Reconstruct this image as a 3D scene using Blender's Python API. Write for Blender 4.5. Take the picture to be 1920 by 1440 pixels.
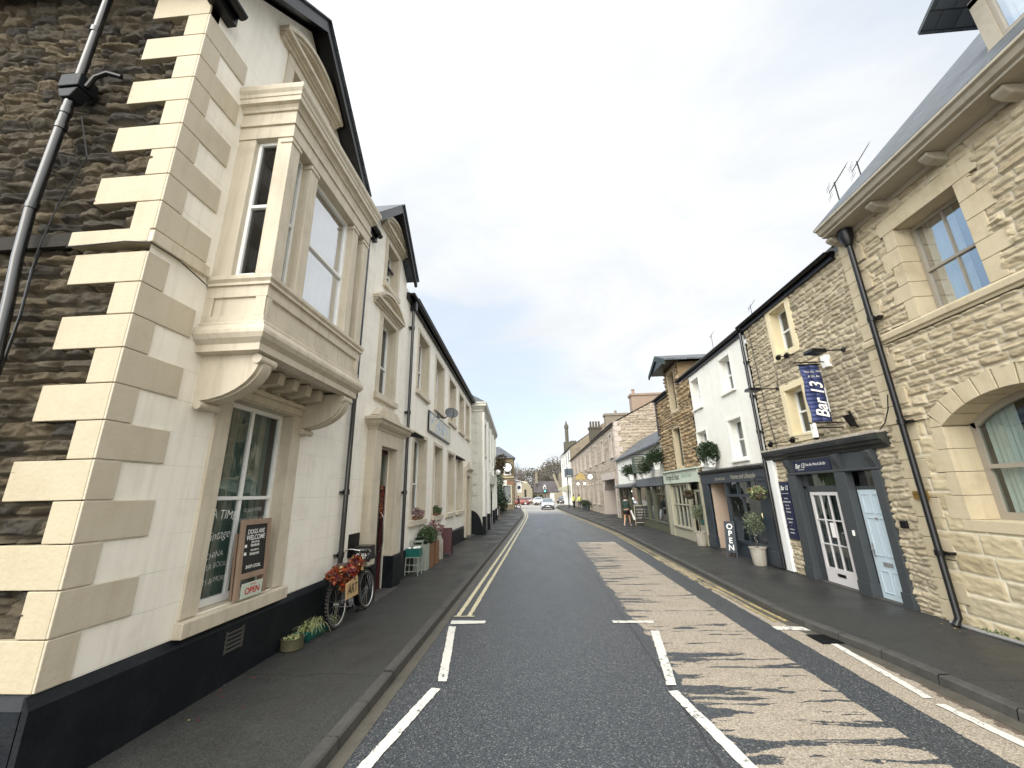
import bpy, math, random
import numpy as np
from mathutils import Vector, Matrix
rad=math.radians
scene=bpy.context.scene
for o in list(bpy.data.objects): bpy.data.objects.remove(o)
# ------------------------------------------------ camera, world, sun, exposure
H=2.1; FPX=737.0
up=Vector((-60,2636,-737)).normalized()
yd=Vector((55,-205,-737)); yd=(yd-up*yd.dot(up)).normalized()
xd=yd.cross(up)
cam=bpy.data.objects.new('camera',bpy.data.cameras.new('camera')); scene.collection.objects.link(cam)
cam.matrix_world=Matrix(((xd[0],xd[1],xd[2],0),(yd[0],yd[1],yd[2],0),(up[0],up[1],up[2],H),(0,0,0,1)))
cam.data.sensor_width=36; cam.data.lens=36*FPX/1920; cam.data.clip_end=3000; cam.data.clip_start=.05
scene.camera=cam
scene.view_settings.view_transform='Standard'; scene.view_settings.look='None'
scene.view_settings.gamma=1; scene.view_settings.exposure=0.7
SUN_EL,SUN_AZ=rad(38),rad(206)      # azimuth clockwise from +Y (street direction)
world=bpy.data.worlds.new('World'); scene.world=world; world.use_nodes=True
def add(nt,typ,inp=None,**at):
    n=nt.nodes.new(typ)
    for k,v in at.items(): setattr(n,k,v)
    for k,v in (inp or {}).items():
        s=n.inputs[k]
        if isinstance(v,bpy.types.NodeSocket): nt.links.new(v,s)
        elif isinstance(v,bpy.types.Node): nt.links.new(v.outputs[0],s)
        else: s.default_value=v
    return n
def mth(nt,op,a,b=None,c=None,clamp=False):
    d={0:a}
    if b is not None: d[1]=b
    if c is not None: d[2]=c
    n=add(nt,'ShaderNodeMath',d,operation=op); n.use_clamp=clamp; return n.outputs[0]
def rgb(c): return (c[0],c[1],c[2],1) if len(c)==3 else c
def mix(nt,f,a,b,blend='MIX'):
    n=add(nt,'ShaderNodeMix',data_type='RGBA',blend_type=blend)
    for i,v in ((0,f),(6,a),(7,b)):
        if isinstance(v,bpy.types.NodeSocket): nt.links.new(v,n.inputs[i])
        elif i==0: n.inputs[i].default_value=v
        else: n.inputs[i].default_value=rgb(v)
    return n.outputs[2]
def ramp(nt,f,pts,interp='LINEAR'):
    n=add(nt,'ShaderNodeValToRGB',{0:f}); cr=n.color_ramp; cr.interpolation=interp
    while len(cr.elements)<len(pts): cr.elements.new(.5)
    for e,(p,c) in zip(cr.elements,pts):
        e.position=p; e.color=rgb(c) if not isinstance(c,(int,float)) else (c,c,c,1)
    return n.outputs[0]
def noise(nt,vec,scale,detail=4,rough=.55,dist=0): return add(nt,'ShaderNodeTexNoise',{'Vector':vec,'Scale':scale,'Detail':detail,'Roughness':rough,'Distortion':dist}).outputs[0]
nt=world.node_tree; nt.nodes.clear()
tc=add(nt,'ShaderNodeTexCoord').outputs['Generated']
sky=add(nt,'ShaderNodeTexSky',sky_type='NISHITA',sun_disc=False,sun_elevation=SUN_EL,sun_rotation=SUN_AZ,air_density=1.0,dust_density=1.5,ozone_density=2.0)
sp=add(nt,'ShaderNodeSeparateXYZ',{0:tc})
den=mth(nt,'ADD',mth(nt,'MAXIMUM',sp.outputs[2],0.0),.22)
cv=add(nt,'ShaderNodeCombineXYZ',{0:mth(nt,'DIVIDE',sp.outputs[0],den),1:mth(nt,'DIVIDE',sp.outputs[1],den),2:0.3}).outputs[0]
n1=noise(nt,cv,.95,7,.55,.5); n2=noise(nt,cv,.5,4,.5,.2); n3=noise(nt,cv,1.9,6,.6,.8)
mask=ramp(nt,mth(nt,'ADD',mth(nt,'MULTIPLY',n1,.6),mth(nt,'MULTIPLY',n2,.4)),[(.36,0.45),(.54,1)],'EASE')
cl=ramp(nt,n3,[(.3,(5.45,5.6,5.8)),(.46,(5.95,6.08,6.2)),(.6,(6.4,6.48,6.55))])
blue=mix(nt,.55,mix(nt,1,sky.outputs[0],(1.5,1.5,1.5),'MULTIPLY'),(4.9,5.8,6.5))
def blob(d,lo,hi):
    d=Vector(d).normalized(); q=add(nt,'ShaderNodeVectorMath',{0:add(nt,'ShaderNodeVectorMath',{0:tc},operation='NORMALIZE').outputs[0],1:tuple(d)},operation='DOT_PRODUCT').outputs['Value']
    return ramp(nt,mth(nt,'ADD',q,mth(nt,'MULTIPLY',mth(nt,'SUBTRACT',n3,.5),.12)),[(lo,0),(hi,1)],'EASE')
clr=blob((-.76,.64,.42),.93,.985); clr2=mth(nt,'MULTIPLY',blob((-.16,1,.3),.955,.995),.6)
mask=mth(nt,'MULTIPLY',mask,mth(nt,'SUBTRACT',1,mth(nt,'MAXIMUM',clr,clr2)))
blue=mix(nt,clr,blue,(3.0,4.2,5.6))
skyc=mix(nt,mask,blue,cl)
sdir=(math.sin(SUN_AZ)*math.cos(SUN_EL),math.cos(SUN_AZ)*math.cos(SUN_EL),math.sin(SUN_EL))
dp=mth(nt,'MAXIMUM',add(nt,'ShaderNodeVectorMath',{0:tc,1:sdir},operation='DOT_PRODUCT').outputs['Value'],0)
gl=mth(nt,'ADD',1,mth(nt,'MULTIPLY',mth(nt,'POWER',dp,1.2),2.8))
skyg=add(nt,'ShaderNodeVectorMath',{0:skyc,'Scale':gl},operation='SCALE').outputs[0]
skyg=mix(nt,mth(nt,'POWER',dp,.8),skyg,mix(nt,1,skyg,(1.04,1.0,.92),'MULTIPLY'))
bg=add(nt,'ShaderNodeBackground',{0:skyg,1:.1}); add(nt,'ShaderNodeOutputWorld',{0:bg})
sl=bpy.data.lights.new('sun','SUN'); sl.energy=1.3; sl.angle=rad(45); sl.color=(1,.94,.85)
so=bpy.data.objects.new('sun',sl); scene.collection.objects.link(so)
so.rotation_euler=Vector(sdir).to_track_quat('Z','Y').to_euler()
# ------------------------------------------------ mesh helpers
OFF={}
def link(o): scene.collection.objects.link(o); return o
def props(o,label=None,cat=None,group=None,kind=None):
    if label:o['label']=label
    if cat:o['category']=cat
    if group:o['group']=group
    if kind:o['kind']=kind
    return o
def thing(name,label,cat,loc=(0,0,0),group=None):
    o=link(bpy.data.objects.new(name,None)); o.location=loc; o.empty_display_size=.2
    OFF[o.name]=Vector(loc); return props(o,label,cat,group)
def FL(X): return lambda u,o,z:(X+o,u,z)
def FR(X): return lambda u,o,z:(X-o,u,z)
def FS(Y): return lambda u,o,z:(u,Y-o,z)
def FG(p,d,left):     # general facade through p heading along d; left=True: outward normal to the right of d
    d=Vector(d).normalized(); n=Vector((d[1],-d[0])) if left else Vector((-d[1],d[0]))
    return lambda u,o,z:(p[0]+d[0]*u+n[0]*o,p[1]+d[1]*u+n[1]*o,z)
ID=lambda u,o,z:(u,o,z)
class MB:
    def __init__(s,T=ID): s.v=[];s.f=[];s.T=T
    def P(s,pts):
        i=len(s.v); s.v+=[tuple(s.T(*p)) for p in pts]; return i
    def face(s,*pts):
        i=s.P(pts); s.f.append(tuple(range(i,i+len(pts)))); return s
    def box(s,u0,u1,o0,o1,z0,z1):
        i=s.P([(u0,o0,z0),(u1,o0,z0),(u1,o1,z0),(u0,o1,z0),(u0,o0,z1),(u1,o0,z1),(u1,o1,z1),(u0,o1,z1)])
        for q in ((0,3,2,1),(4,5,6,7),(0,1,5,4),(1,2,6,5),(2,3,7,6),(3,0,4,7)): s.f.append(tuple(i+k for k in q))
        return s
    def prism(s,poly,ax,a,b):   # poly in the two other axes, in order (u,o,z) minus ax
        def mk(p,t):
            return {'u':(t,p[0],p[1]),'o':(p[0],t,p[1]),'z':(p[0],p[1],t)}[ax]
        n=len(poly); i=s.P([mk(p,a) for p in poly]+[mk(p,b) for p in poly])
        s.f.append(tuple(i+k for k in range(n))[::-1]); s.f.append(tuple(i+n+k for k in range(n)))
        for k in range(n): s.f.append((i+k,i+(k+1)%n,i+n+(k+1)%n,i+n+k))
        return s
    def tube(s,pts,r,n=8):
        w=[Vector(s.T(*p)) for p in pts]; rr=r if isinstance(r,(list,tuple)) else [r]*len(w)
        base=len(s.v); prev=None
        for k,p in enumerate(w):
            d=(w[min(k+1,len(w)-1)]-w[max(k-1,0)]).normalized()
            a=prev if prev is not None else (Vector((0,0,1)) if abs(d.z)<.9 else Vector((1,0,0)))
            x=(a-d*a.dot(d)).normalized(); prev=x; y=d.cross(x)
            for j in range(n):
                t=2*math.pi*j/n; s.v.append(tuple(p+(x*math.cos(t)+y*math.sin(t))*rr[k]))
        for k in range(len(w)-1):
            for j in range(n):
                a=base+k*n+j; b=base+k*n+(j+1)%n; s.f.append((a,b,b+n,a+n))
        s.f.append(tuple(base+j for j in range(n))[::-1]); s.f.append(tuple(base+(len(w)-1)*n+j for j in range(n)))
        return s
    def lathe(s,c,prof,n=16):   # prof [(r,z)] about the vertical through c (u,o)
        base=len(s.v)
        for r,z in prof:
            for j in range(n):
                t=2*math.pi*j/n; s.v.append(tuple(s.T(c[0]+r*math.cos(t),c[1]+r*math.sin(t),z)))
        for k in range(len(prof)-1):
            for j in range(n):
                a=base+k*n+j; b=base+k*n+(j+1)%n; s.f.append((a,b,b+n,a+n))
        s.f.append(tuple(base+j for j in range(n))); s.f.append(tuple(base+(len(prof)-1)*n+j for j in range(n)))
        return s
    def ball(s,c,r,n=10,sc=(1,1,1)):
        m=max(4,n//2+1); base=len(s.v)
        for k in range(m+1):
            p=math.pi*k/m
            for j in range(n):
                t=2*math.pi*j/n; s.v.append(tuple(s.T(c[0]+r*sc[0]*math.sin(p)*math.cos(t),c[1]+r*sc[1]*math.sin(p)*math.sin(t),c[2]+r*sc[2]*math.cos(p))))
        for k in range(m):
            for j in range(n):
                a=base+k*n+j; b=base+k*n+(j+1)%n; s.f.append((a,b,b+n,a+n))
        return s
    def disc(s,c,r,ax='z',n=16,t=.01):
        if ax=='z': return s.prism([(c[0]+r*math.cos(2*math.pi*j/n),c[1]+r*math.sin(2*math.pi*j/n)) for j in range(n)],'z',c[2]-t/2,c[2]+t/2)
        if ax=='o': return s.prism([(c[0]+r*math.cos(2*math.pi*j/n),c[2]+r*math.sin(2*math.pi*j/n)) for j in range(n)],'o',c[1]-t/2,c[1]+t/2)
        return s.prism([(c[1]+r*math.cos(2*math.pi*j/n),c[2]+r*math.sin(2*math.pi*j/n)) for j in range(n)],'u',c[0]-t/2,c[0]+t/2)
    def torus(s,c,R,r,ax='u',n=32,m=6):   # closed ring round axis ax
        base=len(s.v)
        for k in range(n):
            t=2*math.pi*k/n
            for j in range(m):
                q=2*math.pi*j/m; a=(R+r*math.cos(q)); h=r*math.sin(q); x,y=a*math.cos(t),a*math.sin(t)
                p={'u':(c[0]+h,c[1]+x,c[2]+y),'o':(c[0]+x,c[1]+h,c[2]+y),'z':(c[0]+x,c[1]+y,c[2]+h)}[ax]
                s.v.append(tuple(s.T(*p)))
        for k in range(n):
            for j in range(m):
                s.f.append((base+k*m+j,base+k*m+(j+1)%m,base+((k+1)%n)*m+(j+1)%m,base+((k+1)%n)*m+j))
        return s
    def build(s,name,mat,parent=None,smooth=False,bevel=0,origin=None,label=None,cat=None,group=None,kind=None):
        me=bpy.data.meshes.new(name); off=OFF.get(parent.name,Vector((0,0,0))) if parent else Vector(origin or (0,0,0))
        me.from_pydata([tuple(Vector(v)-off) for v in s.v],[],s.f)
        fix_normals(me)
        o=link(bpy.data.objects.new(name,me)); me.materials.append(mat)
        if parent: o.parent=parent
        else: o.location=off
        OFF[o.name]=off
        if smooth:
            me.polygons.foreach_set('use_smooth',[True]*len(me.polygons))
            if smooth!='all':
                md=o.modifiers.new('split','EDGE_SPLIT'); md.split_angle=rad(38)
        if bevel:
            md=o.modifiers.new('bevel','BEVEL'); md.width=bevel; md.segments=2; md.limit_method='ANGLE'; md.angle_limit=rad(40)
        return props(o,label,cat,group,kind)
import bmesh
def fix_normals(me):
    if len(me.polygons)>60000: return
    bm=bmesh.new(); bm.from_mesh(me); bmesh.ops.recalc_face_normals(bm,faces=bm.faces); bm.to_mesh(me); bm.free()
# ------------------------------------------------ materials
MATS={}
def newmat(name):
    m=bpy.data.materials.new(name); m.use_nodes=True; nt=m.node_tree; nt.nodes.clear()
    b=add(nt,'ShaderNodeBsdfPrincipled'); add(nt,'ShaderNodeOutputMaterial',{0:b}); MATS[name]=m
    return m,nt,b
def pos(nt): return add(nt,'ShaderNodeNewGeometry').outputs['Position']
def setb(nt,b,col,rough=.8,bump=None,bstr=.3,bdist=.01,metal=0,spec=.5):
    for k,v in (('Base Color',col),('Roughness',rough),('Metallic',metal),('Specular IOR Level',spec)):
        if isinstance(v,bpy.types.NodeSocket): nt.links.new(v,b.inputs[k])
        else: b.inputs[k].default_value=rgb(v) if k=='Base Color' else v
    if bump is not None:
        bn=add(nt,'ShaderNodeBump',{'Height':bump,'Strength':bstr,'Distance':bdist}); nt.links.new(bn.outputs[0],b.inputs['Normal'])
def facevec(nt,ax):   # (along the wall, height, 0)
    s=add(nt,'ShaderNodeSeparateXYZ',{0:pos(nt)})
    return add(nt,'ShaderNodeCombineXYZ',{0:s.outputs[1 if ax=='x' else 0],1:s.outputs[2],2:0}).outputs[0],s
def M(name,col,rough=.75,var=.12,scale=5,bump=.15,bscale=80,bdist=.004,metal=0,spec=.5,streak=0,joints=None,dirt=(.3,.27,.22),dirtamt=0):
    m,nt,b=newmat(name); p=pos(nt)
    c=mix(nt,noise(nt,p,scale,6,.6),[x*(1-var) for x in col],[min(1,x*(1+var)) for x in col])
    h=noise(nt,p,bscale,3,.6)
    if dirtamt:
        f=ramp(nt,noise(nt,p,2.3,8,.65,.3),[(.5,0),(.72,dirtamt)]); c=mix(nt,f,c,dirt)
    if streak:
        mp=add(nt,'ShaderNodeMapping',{0:p,3:(9,9,.5)},vector_type='POINT').outputs[0]
        f=ramp(nt,noise(nt,mp,1.3,5,.6),[(.5,0),(.75,streak)]); c=mix(nt,f,c,dirt)
    if joints:      # ax,row,width,mortar,dark,z0
        ax,row,wd,mo,dk,z0=joints; v,_=facevec(nt,ax)
        v=add(nt,'ShaderNodeVectorMath',{0:v,1:(0,-z0,0)},operation='ADD').outputs[0]
        wob=add(nt,'ShaderNodeVectorMath',{0:add(nt,'ShaderNodeTexNoise',{'Vector':p,'Scale':3.0}).outputs[1],1:(.5,.5,.5)},operation='SUBTRACT').outputs[0]
        v=add(nt,'ShaderNodeVectorMath',{0:wob,1:(.02,.02,0),2:v},operation='MULTIPLY_ADD').outputs[0]
        bt=add(nt,'ShaderNodeTexBrick',{'Vector':v,'Color1':(0,0,0,1),'Color2':(0,0,0,1),'Mortar':(1,1,1,1),'Scale':1,'Mortar Size':mo,'Mortar Smooth':.4,'Brick Width':wd,'Row Height':row})
        # joints partly filled by paint
        f=mth(nt,'MULTIPLY',bt.outputs[0],ramp(nt,noise(nt,p,2.2,3,.5),[(.38,.15),(.6,1)]))
        c=mix(nt,mth(nt,'MULTIPLY',f,dk),c,[x*.35 for x in col])
        h=mth(nt,'SUBTRACT',mth(nt,'MULTIPLY',h,.5),mth(nt,'MULTIPLY',f,1.6))
    setb(nt,b,c,rough,h,bump*2,bdist,metal,spec); return m
def Mstone(name,pal,mortar,rough=.9,bump=.5,dark=None,bscale=26,sdark=.35):
    m,nt,b=newmat(name); p=pos(nt)
    at=add(nt,'ShaderNodeAttribute',attribute_name='stone'); s=add(nt,'ShaderNodeSeparateColor',{0:at.outputs['Color']})
    n=len(pal); c=ramp(nt,s.outputs[0],[(i/(n-1),pal[i]) for i in range(n)])
    nn=noise(nt,p,7,8,.7); c=mix(nt,mth(nt,'MULTIPLY',ramp(nt,nn,[(.35,1),(.7,0)]),sdark),c,mix(nt,1,c,(.45,.43,.4),'MULTIPLY'))
    n4=noise(nt,p,38,5,.7); c=mix(nt,mth(nt,'MULTIPLY',n4,.55),c,mix(nt,1,c,(1.5,1.42,1.25),'MULTIPLY'))
    if dark:
        f=ramp(nt,noise(nt,p,1.1,5,.6,.4),[(.48,0),(.68,dark[0])]); c=mix(nt,f,c,dark[1])
    c=mix(nt,s.outputs[1],c,mix(nt,noise(nt,p,12,4),[x*.75 for x in mortar],[min(1,x*1.15) for x in mortar]))
    h=add(nt,'ShaderNodeMath',{0:noise(nt,p,bscale,6,.65),1:noise(nt,p,120,3,.6)},operation='ADD').outputs[0]
    setb(nt,b,c,rough,h,bump,.012); return m
def Mslate(name,col,ax='x',row=.17,wd=.28,slope=1.35):
    m,nt,b=newmat(name); p=pos(nt); s=add(nt,'ShaderNodeSeparateXYZ',{0:p})
    v=add(nt,'ShaderNodeCombineXYZ',{0:s.outputs[1 if ax=='x' else 0],1:mth(nt,'MULTIPLY',s.outputs[2],slope),2:0}).outputs[0]
    bt=add(nt,'ShaderNodeTexBrick',{'Vector':v,'Color1':rgb([x*.75 for x in col]),'Color2':rgb([x*1.3 for x in col]),'Mortar':rgb([x*.25 for x in col]),'Scale':1,'Mortar Size':.006,'Mortar Smooth':.1,'Brick Width':wd,'Row Height':row})
    c=mix(nt,mth(nt,'MULTIPLY',noise(nt,p,4,6,.7),.5),bt.outputs[0],mix(nt,1,bt.outputs[0],(.6,.66,.5),'MULTIPLY'))
    saw=mth(nt,'FRACT',mth(nt,'DIVIDE',mth(nt,'MULTIPLY',s.outputs[2],slope),row))
    h=mth(nt,'SUBTRACT',mth(nt,'SUBTRACT',1,saw),bt.outputs[1])
    setb(nt,b,c,.5,h,.8,.012); return m
def Mleaf(name,cols,rough=.5):
    m,nt,b=newmat(name)
    at=add(nt,'ShaderNodeAttribute',attribute_name='stone'); s=add(nt,'ShaderNodeSeparateColor',{0:at.outputs['Color']})
    n=len(cols); c=ramp(nt,s.outputs[0],[(i/max(1,n-1),cols[i]) for i in range(n)]); setb(nt,b,c,rough); return m
def Mglass(name,tint=(.8,.88,.86),refl=.12,back=None):
    m=bpy.data.materials.new(name); m.use_nodes=True; nt=m.node_tree; nt.nodes.clear()
    fr=mth(nt,'POWER',add(nt,'ShaderNodeLayerWeight',{0:.5}).outputs['Facing'],4.0); f=mth(nt,'ADD',mth(nt,'MULTIPLY',fr,.9),refl,clamp=True)
    p=pos(nt); bn=add(nt,'ShaderNodeBump',{'Height':noise(nt,p,1.6,2,.5),'Strength':.25,'Distance':.03}).outputs[0]
    g=add(nt,'ShaderNodeBsdfGlossy',{'Color':(.95,.97,1,1),'Roughness':.015,'Normal':bn}); t=add(nt,'ShaderNodeBsdfTransparent',{0:rgb(tint)})
    ms=add(nt,'ShaderNodeMixShader',{0:f,1:t.outputs[0],2:g.outputs[0]}); add(nt,'ShaderNodeOutputMaterial',{0:ms}); MATS[name]=m; return m
def Memit(name,col,st):
    m=bpy.data.materials.new(name); m.use_nodes=True; nt=m.node_tree; nt.nodes.clear()
    e=add(nt,'ShaderNodeEmission',{0:rgb(col),1:st}); add(nt,'ShaderNodeOutputMaterial',{0:e}); return m
ROW=.331
m_cream=M('cream_render',(.86,.825,.74),.65,.05,2.5,.16,45,.006,joints=('x',ROW,2.9,.004,.4,.795-ROW*2),dirt=(.45,.4,.32),dirtamt=.22,streak=.25)
m_creamC=M('cream_render_smooth',(.86,.825,.74),.65,.05,2.5,.16,30,.006,dirt=(.45,.4,.32),dirtamt=.25,streak=.35)
m_tan=M('tan_masonry_paint',(.57,.51,.405),.6,.07,4,.18,60,.005,dirt=(.26,.22,.15),dirtamt=.35,streak=.4)
m_tanq=M('tan_quoin_paint',(.53,.475,.375),.65,.06,4,.3,26,.006,dirt=(.36,.3,.21),dirtamt=.3,streak=.25)
m_yelq=M('cream_quoin_paint',(.44,.382,.268),.6,.06,4,.3,24,.007,dirt=(.34,.28,.18),dirtamt=.35,streak=.25)
m_black=M('black_paint',(.006,.008,.011),.5,.3,8,.35,30,.006,dirt=(.03,.033,.036),dirtamt=.35,spec=.22)
m_iron=M('black_iron',(.006,.006,.007),.3,.2,10,.05,90,spec=.4)
m_gloss=M('glossy_black_pipe',(.012,.013,.015),.16,.1,10,.03,60,spec=.9); m_upvc=M('white_frame_paint',(.8,.81,.8),.35,.03,8,.03,60)
m_white=M('white_render',(.82,.81,.75),.7,.04,2,.2,30,.006,dirt=(.5,.48,.41),dirtamt=.2,streak=.14)
m_whited=M('pale_grey_render',(.55,.55,.49),.7,.05,2,.2,30,.006,dirt=(.3,.3,.25),dirtamt=.3,streak=.4)
m_dark=M('dark_interior',(.012,.012,.012),.9,.1,3)
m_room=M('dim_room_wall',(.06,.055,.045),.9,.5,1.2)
m_net=M('net_curtain',(.6,.6,.58),.9,.25,3,.2,12); m_drape=M('grey_drape',(.22,.21,.19),.9,.3,5)
m_glass=Mglass('window_glass',(.8,.88,.86),.1); m_glassb=Mglass('bright_bay_glass',(.9,.92,.92),.5); m_glass0=Mglass('side_bay_glass',(.35,.38,.36),.05); m_teal1=M('teal_grey_blind',(.1,.15,.135),.9,.35,2.5); m_teal2=M('pale_curtain_edge',(.3,.3,.27),.9,.3,9); m_glassd=Mglass('dark_window_glass',(.6,.7,.68),.12)
m_glassf=Mglass('upper_window_glass',(.8,.88,.88),.5)
m_slate=Mslate('slate_roof',(.085,.095,.115)); m_slatey=Mslate('slate_roof_front',(.085,.095,.115),'y'); m_slatef=Mslate('blue_slate_roof',(.075,.09,.11))
m_slatem=Mslate('mossy_stone_slate',(.1,.095,.08),row=.25,wd=.4)
m_stA=Mstone('dark_gritstone',[(.02,.017,.013),(.045,.037,.026),(.075,.06,.038),(.1,.078,.046),(.06,.05,.034)],(.13,.108,.07),dark=(.6,(.016,.015,.013)),bump=.8)
m_stF=Mstone('buff_rockface_stone',[(.39,.335,.23),(.48,.415,.295),(.35,.29,.195),(.52,.455,.33)],(.57,.515,.4),bump=.5)
m_stFs=Mstone('buff_ashlar_stone',[(.43,.37,.25),(.52,.45,.31),(.38,.32,.21),(.48,.43,.32)],(.72,.66,.52),bump=.25)
m_stB=Mstone('grey_buff_rubble',[(.34,.295,.21),(.45,.39,.285),(.5,.44,.325),(.29,.25,.18),(.42,.355,.25)],(.56,.5,.385),dark=(.25,(.2,.175,.145)))
m_stG=Mstone('brown_coursed_rubble',[(.24,.175,.105),(.4,.3,.18),(.33,.24,.14),(.17,.13,.09)],(.38,.32,.22),bump=.5)
m_stP=Mstone('pinkish_rubble',[(.27,.225,.175),(.38,.325,.26),(.22,.18,.14),(.42,.37,.295)],(.45,.4,.34))
m_dress=M('dressed_buff_stone',(.51,.435,.3),.8,.14,2.2,.3,40,.006,dirt=(.26,.19,.1),dirtamt=.4,streak=.2)
m_dressg=M('painted_timber_cornice',(.38,.34,.27),.6,.12,3,.2,40,dirt=(.15,.13,.09),dirtamt=.4)
m_pinkp=M('pale_pink_dressing',(.46,.4,.35),.7,.1,4)
m_yel=M('pale_yellow_reveal',(.74,.64,.42),.6,.06,4); m_charc=M('charcoal_shopfront',(.05,.057,.062),.4,.12,5,.05)
m_charc2=M('dark_charcoal_cornice',(.02,.022,.024),.45,.2,5,.1,dirt=(.1,.11,.08),dirtamt=.3)
m_navy=M('navy_sign_paint',(.012,.016,.05),.35,.1,5); m_navys=M('navy_shopfront',(.03,.04,.052),.4,.12,5,.05)
m_lblue=M('pale_blue_door_paint',(.5,.6,.66),.35,.05,4,.04); m_wdoor=M('off_white_door_paint',(.62,.6,.6),.4,.05,4)
m_olive=M('olive_green_shopfront',(.095,.1,.065),.45,.15,5); m_sage=M('sage_cream_shopfront',(.39,.375,.285),.5,.08,4,dirt=(.25,.2,.1),dirtamt=.2)
m_mint=M('pale_mint_fascia',(.52,.58,.49),.5,.05,4); m_plast=M('pinkish_plaster',(.52,.4,.31),.8,.05,3,streak=.2)
m_letter=M('white_lettering',(.85,.85,.82),.5,.02,9); m_letterd=M('dark_green_lettering',(.02,.05,.03),.5,.02,9); m_letterg=M('cream_lettering',(.5,.47,.38),.5,.02,9); m_letterp=M('pale_green_lettering',(.25,.4,.28),.5,.02)
m_red=M('red_paint',(.5,.02,.02),.5,.1,9); m_wood=M('weathered_timber',(.3,.21,.15),.7,.2,9,.3,60,streak=.4,dirt=(.1,.07,.05)); m_board=M('blackboard',(.012,.013,.014),.6,.3,8)
m_chrome=M('bright_metal',(.6,.6,.6),.25,.05,9,0.02,metal=1); m_galv=M('galvanised_metal',(.42,.42,.42),.45,.15,5,.1,metal=.6)
m_tyre=M('tyre_rubber',(.05,.045,.04),.8,.2,20); m_teal=M('teal_plastic',(.01,.12,.1),.4,.1,9); m_leather=M('brown_leather',(.07,.045,.035),.5,.2,20)
m_card=M('tan_wood_panel',(.5,.34,.17),.7,.1,12); m_terr=M('brown_timber_planter',(.2,.1,.05),.7,.25,9,streak=.3); m_stonepot=M('stained_white_pot',(.4,.38,.33),.7,.15,5,.3,40,dirt=(.2,.13,.07),dirtamt=.6,streak=.6)
m_olpot=M('olive_pot',(.09,.085,.05),.5,.15,9); m_maroon=M('maroon_paint',(.06,.008,.012),.5,.1,9); m_mint2=M('mint_painted_wood',(.3,.33,.29),.6,.1,9)
m_soil=M('soil',(.03,.022,.015),.95,.3,20,.5,40)
m_leaf=Mleaf('green_leaves',[(.02,.045,.012),(.05,.09,.025),(.09,.14,.05)]); m_leafd=Mleaf('dark_evergreen_leaves',[(.008,.02,.007),(.02,.04,.014),(.045,.075,.03)])
m_leafo=Mleaf('olive_tree_leaves',[(.06,.08,.04),(.13,.16,.09),(.22,.25,.16)]); m_autumn=Mleaf('autumn_leaves',[(.05,.006,.02),(.13,.008,.012),(.3,.02,.01),(.4,.08,.015),(.1,.01,.02),(.45,.13,.02),(.07,.03,.02),(.7,.5,.2)])
m_flow=Mleaf('heather_flowers',[(.05,.07,.03),(.12,.03,.06),(.3,.1,.12),(.6,.55,.5)]); m_mixl=Mleaf('mixed_green_red_leaves',[(.05,.08,.03),(.12,.16,.06),(.25,.28,.13),(.09,.02,.015)]); m_grassy=Mleaf('spiky_pale_leaves',[(.1,.16,.04),(.3,.34,.14),(.5,.48,.28)]); m_brownl=Mleaf('dry_brown_leaves',[(.03,.02,.012),(.09,.05,.02),(.05,.06,.02)])
m_bark=M('bark',(.07,.055,.04),.9,.2,9,.5,40); m_warm=Memit('warm_lamp_glow',(1,.75,.35),2.2); m_bulb=Memit('bulb',(1,.9,.7),4)
# ------------------------------------------------ numpy surfaces
def vnoise(u,z,sc,seed):
    rs=np.random.RandomState(seed); g=rs.rand(257,257); x=u*sc; y=z*sc
    xi=np.floor(x).astype(int); yi=np.floor(y).astype(int); fx=x-xi; fy=y-yi; fx=fx*fx*(3-2*fx); fy=fy*fy*(3-2*fy)
    a=g[xi%256,yi%256]; b=g[(xi+1)%256,yi%256]; c=g[xi%256,(yi+1)%256]; d=g[(xi+1)%256,(yi+1)%256]
    return (a*(1-fx)+b*fx)*(1-fy)+(c*(1-fx)+d*fx)*fy
def fbm(u,z,sc,seed,oc=4):
    s=0;a=.5
    for k in range(oc): s=s+a*vnoise(u+k*7.3,z+k*3.1,sc*2**k,seed+k); a*=.5
    return s/(1-.5**oc)
def meshnp(name,verts,faces,mat,parent,col=None,smooth=True,origin=None):
    me=bpy.data.meshes.new(name); off=OFF.get(parent.name,Vector((0,0,0))) if parent else Vector(origin or (0,0,0))
    v=np.asarray(verts,dtype=np.float32)-np.array(off,dtype=np.float32)
    n=len(faces); me.vertices.add(len(v)); me.vertices.foreach_set('co',v.ravel())
    k=faces.shape[1]; me.loops.add(n*k); me.loops.foreach_set('vertex_index',faces.ravel().astype(np.int32))
    me.polygons.add(n); me.polygons.foreach_set('loop_start',np.arange(0,n*k,k,dtype=np.int32)); me.polygons.foreach_set('loop_total',np.full(n,k,dtype=np.int32))
    me.polygons.foreach_set('use_smooth',np.full(n,smooth,dtype=bool)); me.update(calc_edges=True)
    if col is not None:
        a=me.color_attributes.new('stone','FLOAT_COLOR','POINT'); a.data.foreach_set('color',np.asarray(col,dtype=np.float32).ravel())
    me.materials.append(mat); o=link(bpy.data.objects.new(name,me))
    if parent: o.parent=parent
    else: o.location=off
    OFF[o.name]=off; return o
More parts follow.
